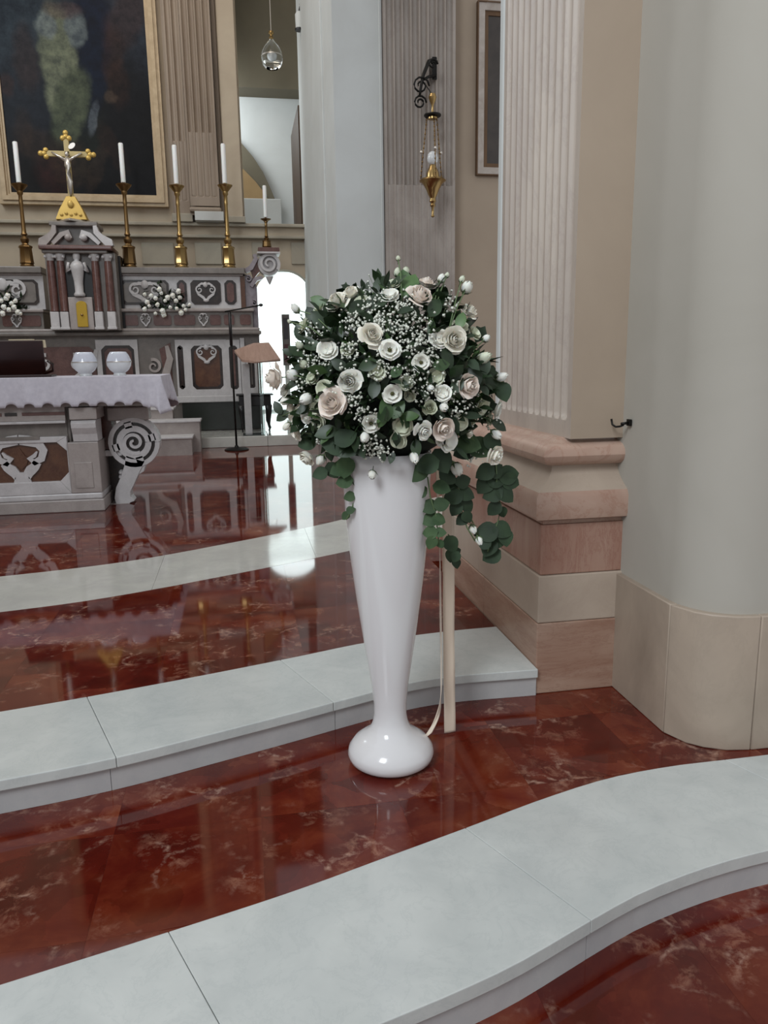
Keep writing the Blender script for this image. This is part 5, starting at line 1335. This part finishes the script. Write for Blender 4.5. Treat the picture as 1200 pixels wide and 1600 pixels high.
for a in [(770,592,-25,46,'dp'),(786,612,-70,34,'fr'),(757,572,80,34,'dp'),(742,585,120,36,'dp'),(523,690,170,52,'fr'),(546,700,-160,52,'dp'),(540,684,30,40,'fr'),
          (603,640,100,38,'mp'),(622,640,60,34,'mp'),(597,655,-120,30,'mp'),(585,607,80,34,'dp'),(500,500,140,40,'dp'),(487,492,120,36,'dp'),(497,470,150,30,'mp'),
          (560,480,40,40,'dp'),(590,470,30,44,'dp'),(488,540,170,32,'dp'),(450,550,150,20,'dp'),(434,637,120,24,'dp'),(441,650,215,26,'dp'),(640,445,70,50,'mp'),(632,440,95,46,'mp'),
          (680,480,60,38,'dp'),(720,500,80,30,'mp'),(700,560,-60,36,'dp'),(722,548,-80,30,'dp'),(733,693,-20,40,'er'),(750,700,-30,42,'er'),(725,705,200,36,'fr'),
          (770,690,-20,34,'fr'),(780,664,-30,30,'dp'),(480,690,200,36,'fr'),(510,675,190,40,'dp'),(474,640,200,26,'dp'),(468,520,110,30,'dp'),(650,700,-90,30,'dp'),
          (690,720,-60,44,'fr'),(668,726,200,40,'fr'),(655,738,-130,38,'er'),(700,745,-30,34,'fr'),(540,730,-100,36,'er'),(520,735,-60,30,'fr'),(500,740,200,26,'fr'),
          (612,715,-110,20,'dp'),(598,712,-70,18,'dp'),(560,705,180,26,'dp'),(715,600,70,34,'dp'),(640,650,10,30,'mp'),(575,570,200,34,'dp'),(530,570,150,30,'dp'),(620,580,50,28,'ep'),(690,570,10,32,'ep')]:
    put_leaf(*a)
# eucalyptus sprigs: stem > leaves
def sprig(pts, leaves, key, Y):
    W_ = [P(a,b_,Y=Y) for a,b_ in pts]
    t = MB().tube(W_, [.0022]*len(W_), 6).build('eucalyptus_sprig', STEM, fa, smooth=True)
    for (a,b_,an,ln) in leaves: put_leaf(a,b_,an,ln,key,par=t,dep=Y+random.uniform(-.012,.012))
sprig([(545,725),(552,745),(556,775),(548,800),(541,812)],[(531,733,200,34),(556,735,-40,30),(538,752,190,30),(560,752,-60,26),(556,772,-20,24),(546,776,200,20),(548,797,20,16),(540,806,230,16)],'er',VY-.06)
sprig([(668,745),(672,775),(680,800),(684,830),(686,852)],[(655,768,205,28),(690,762,-15,30),(670,792,190,30),(690,788,15,28),(672,812,200,30),(686,812,-20,24),(672,832,190,26),(688,832,0,20),(674,848,-110,24),(688,850,-60,16)],'er',VY-.10)
sprig([(715,745),(718,775),(722,800),(730,825),(742,845)],[(706,756,190,26),(724,752,20,28),(708,776,200,34),(728,772,-20,30),(712,795,-120,26),(730,790,-50,26),(722,812,-140,24),(730,808,-60,22),(705,850,-60,30),(712,870,-120,20)],'fr',VY-.05)
sprig([(775,725),(776,745),(775,765),(783,790),(778,815),(768,840),(762,862)],[(758,738,-150,34),(775,735,40,30),(757,758,-130,34),(775,752,0,30),(795,742,10,38),(798,752,-20,34),(770,772,200,34),(790,772,-40,36),(772,795,230,28),(785,800,-70,20),(760,832,190,40),(785,828,-30,34),(790,840,-80,30),(775,848,-20,26),(764,855,-120,34),(768,868,-150,34),(757,848,120,24)],'fr',VY-.03)
sprig([(700,835),(712,850),(708,880)],[(712,862,20,20),(706,868,-100,26),(713,880,-80,18)],'fr',VY+.02)
# thin stems of the outlying buds
for a,b_,c_,d_,e_ in ((622,405,628,470,.95),(689,437,672,500,.95),(728,452,700,520,.95),(721,438,700,520,.95),(463,484,520,520,.95),(453,503,520,540,.95),(758,530,720,580,.95),(431,591,500,600,.95),(441,650,500,640,.95),(698,431,675,500,.95)):
    p0 = surf(a,b_,1.02); p1 = surf(c_,d_,e_); md = (p0+p1)/2+Vector((0,-.01,.015))
    MB().tube([p0,md,p1],.0018,6).build('stem', STEM, fa, smooth=True)
for a,b_,c_,d_ in ((738,825,722,745),(748,843,725,790),(582,740,590,700)):
    MB().tube([P(a,b_-6,Y=VY-.03),P((a+c_)/2+3,(b_+d_)/2,Y=VY-.04),P(c_,d_,Y=VY-.04)],.0014,6).build('stem', STEM, fa, smooth=True)

# ------------------------------------------------------------------ ribbons
def ribbon(name, label, pts, wdirs, wd, seed=0):
    """pts along the middle, wdirs the half-width directions"""
    mb = MB(); n = len(pts); m = 60
    def cr_(a, t):
        x = t*(len(a)-1); i = min(int(x), len(a)-2); f = x-i
        p0,p1,p2,p3 = a[max(i-1,0)],a[i],a[i+1],a[min(i+2,len(a)-1)]
        return .5*((2*p1)+(-p0+p2)*f+(2*p0-5*p1+4*p2-p3)*f*f+(-p0+3*p1-3*p2+p3)*f**3)
    for j in range(m+1):
        t = j/m; p = cr_(pts,t); d = cr_(wdirs,t); d.normalize()
        for k in (-1,-.5,0,.5,1): mb.v.append(tuple(p+d*(wd*k)+Vector((0,.0015*math.sin(t*30+k*2),0))))
    for j in range(m):
        for k in range(4): a = j*5+k; mb.f.append((a,a+1,a+6,a+5))
    o = mb.build(name, RIBBON, smooth=True); s = o.modifiers.new('thick','SOLIDIFY'); s.thickness = .0012
    tag(o, label, 'ribbon', 'cream ribbons hanging from the arrangement'); return o
rb = P(703,1146,Z=.001)
YR = rb.y
R_ = [P(700,720,Y=VY+.03),P(700,780,Y=YR-.03),P(701,880,Y=YR),P(701,980,Y=YR+.003),P(702,1070,Y=YR),P(703,1144,Y=YR)]
ribbon('ribbon','wide cream satin ribbon hanging straight down to the floor',R_,[Vector((1,.1,0))]*6,.0205)
Y2 = VY+.10
R_ = [P(686,715,Y=Y2),P(684,760,Y=Y2),P(687,860,Y=Y2),P(688,960,Y=Y2),P(689,1040,Y=Y2-.01),P(688,1090,Y=Y2-.02),P(682,1122,Y=Y2-.04),P(668,1150,Y=Y2-.07)]
ribbon('ribbon','narrow twisted cream ribbon curling onto the vase foot',R_,[Vector((.7,.7,0)),Vector((.5,.8,0)),Vector((.2,1,0)),Vector((.10,1,0)),Vector((.10,1,0)),Vector((.3,1,.1)),Vector((.9,.5,.5)),Vector((1,.2,.5))],.017)
# thin rough power lead of the left wall region is not part of the view; left side wall closes the presbytery
wl = MB().box(-5.3,-5.2,2.5,YB+.3,ZB,8.5).build('wall_left', BACKWALL); struct(wl, 'plain beige wall closing the presbytery on the left')
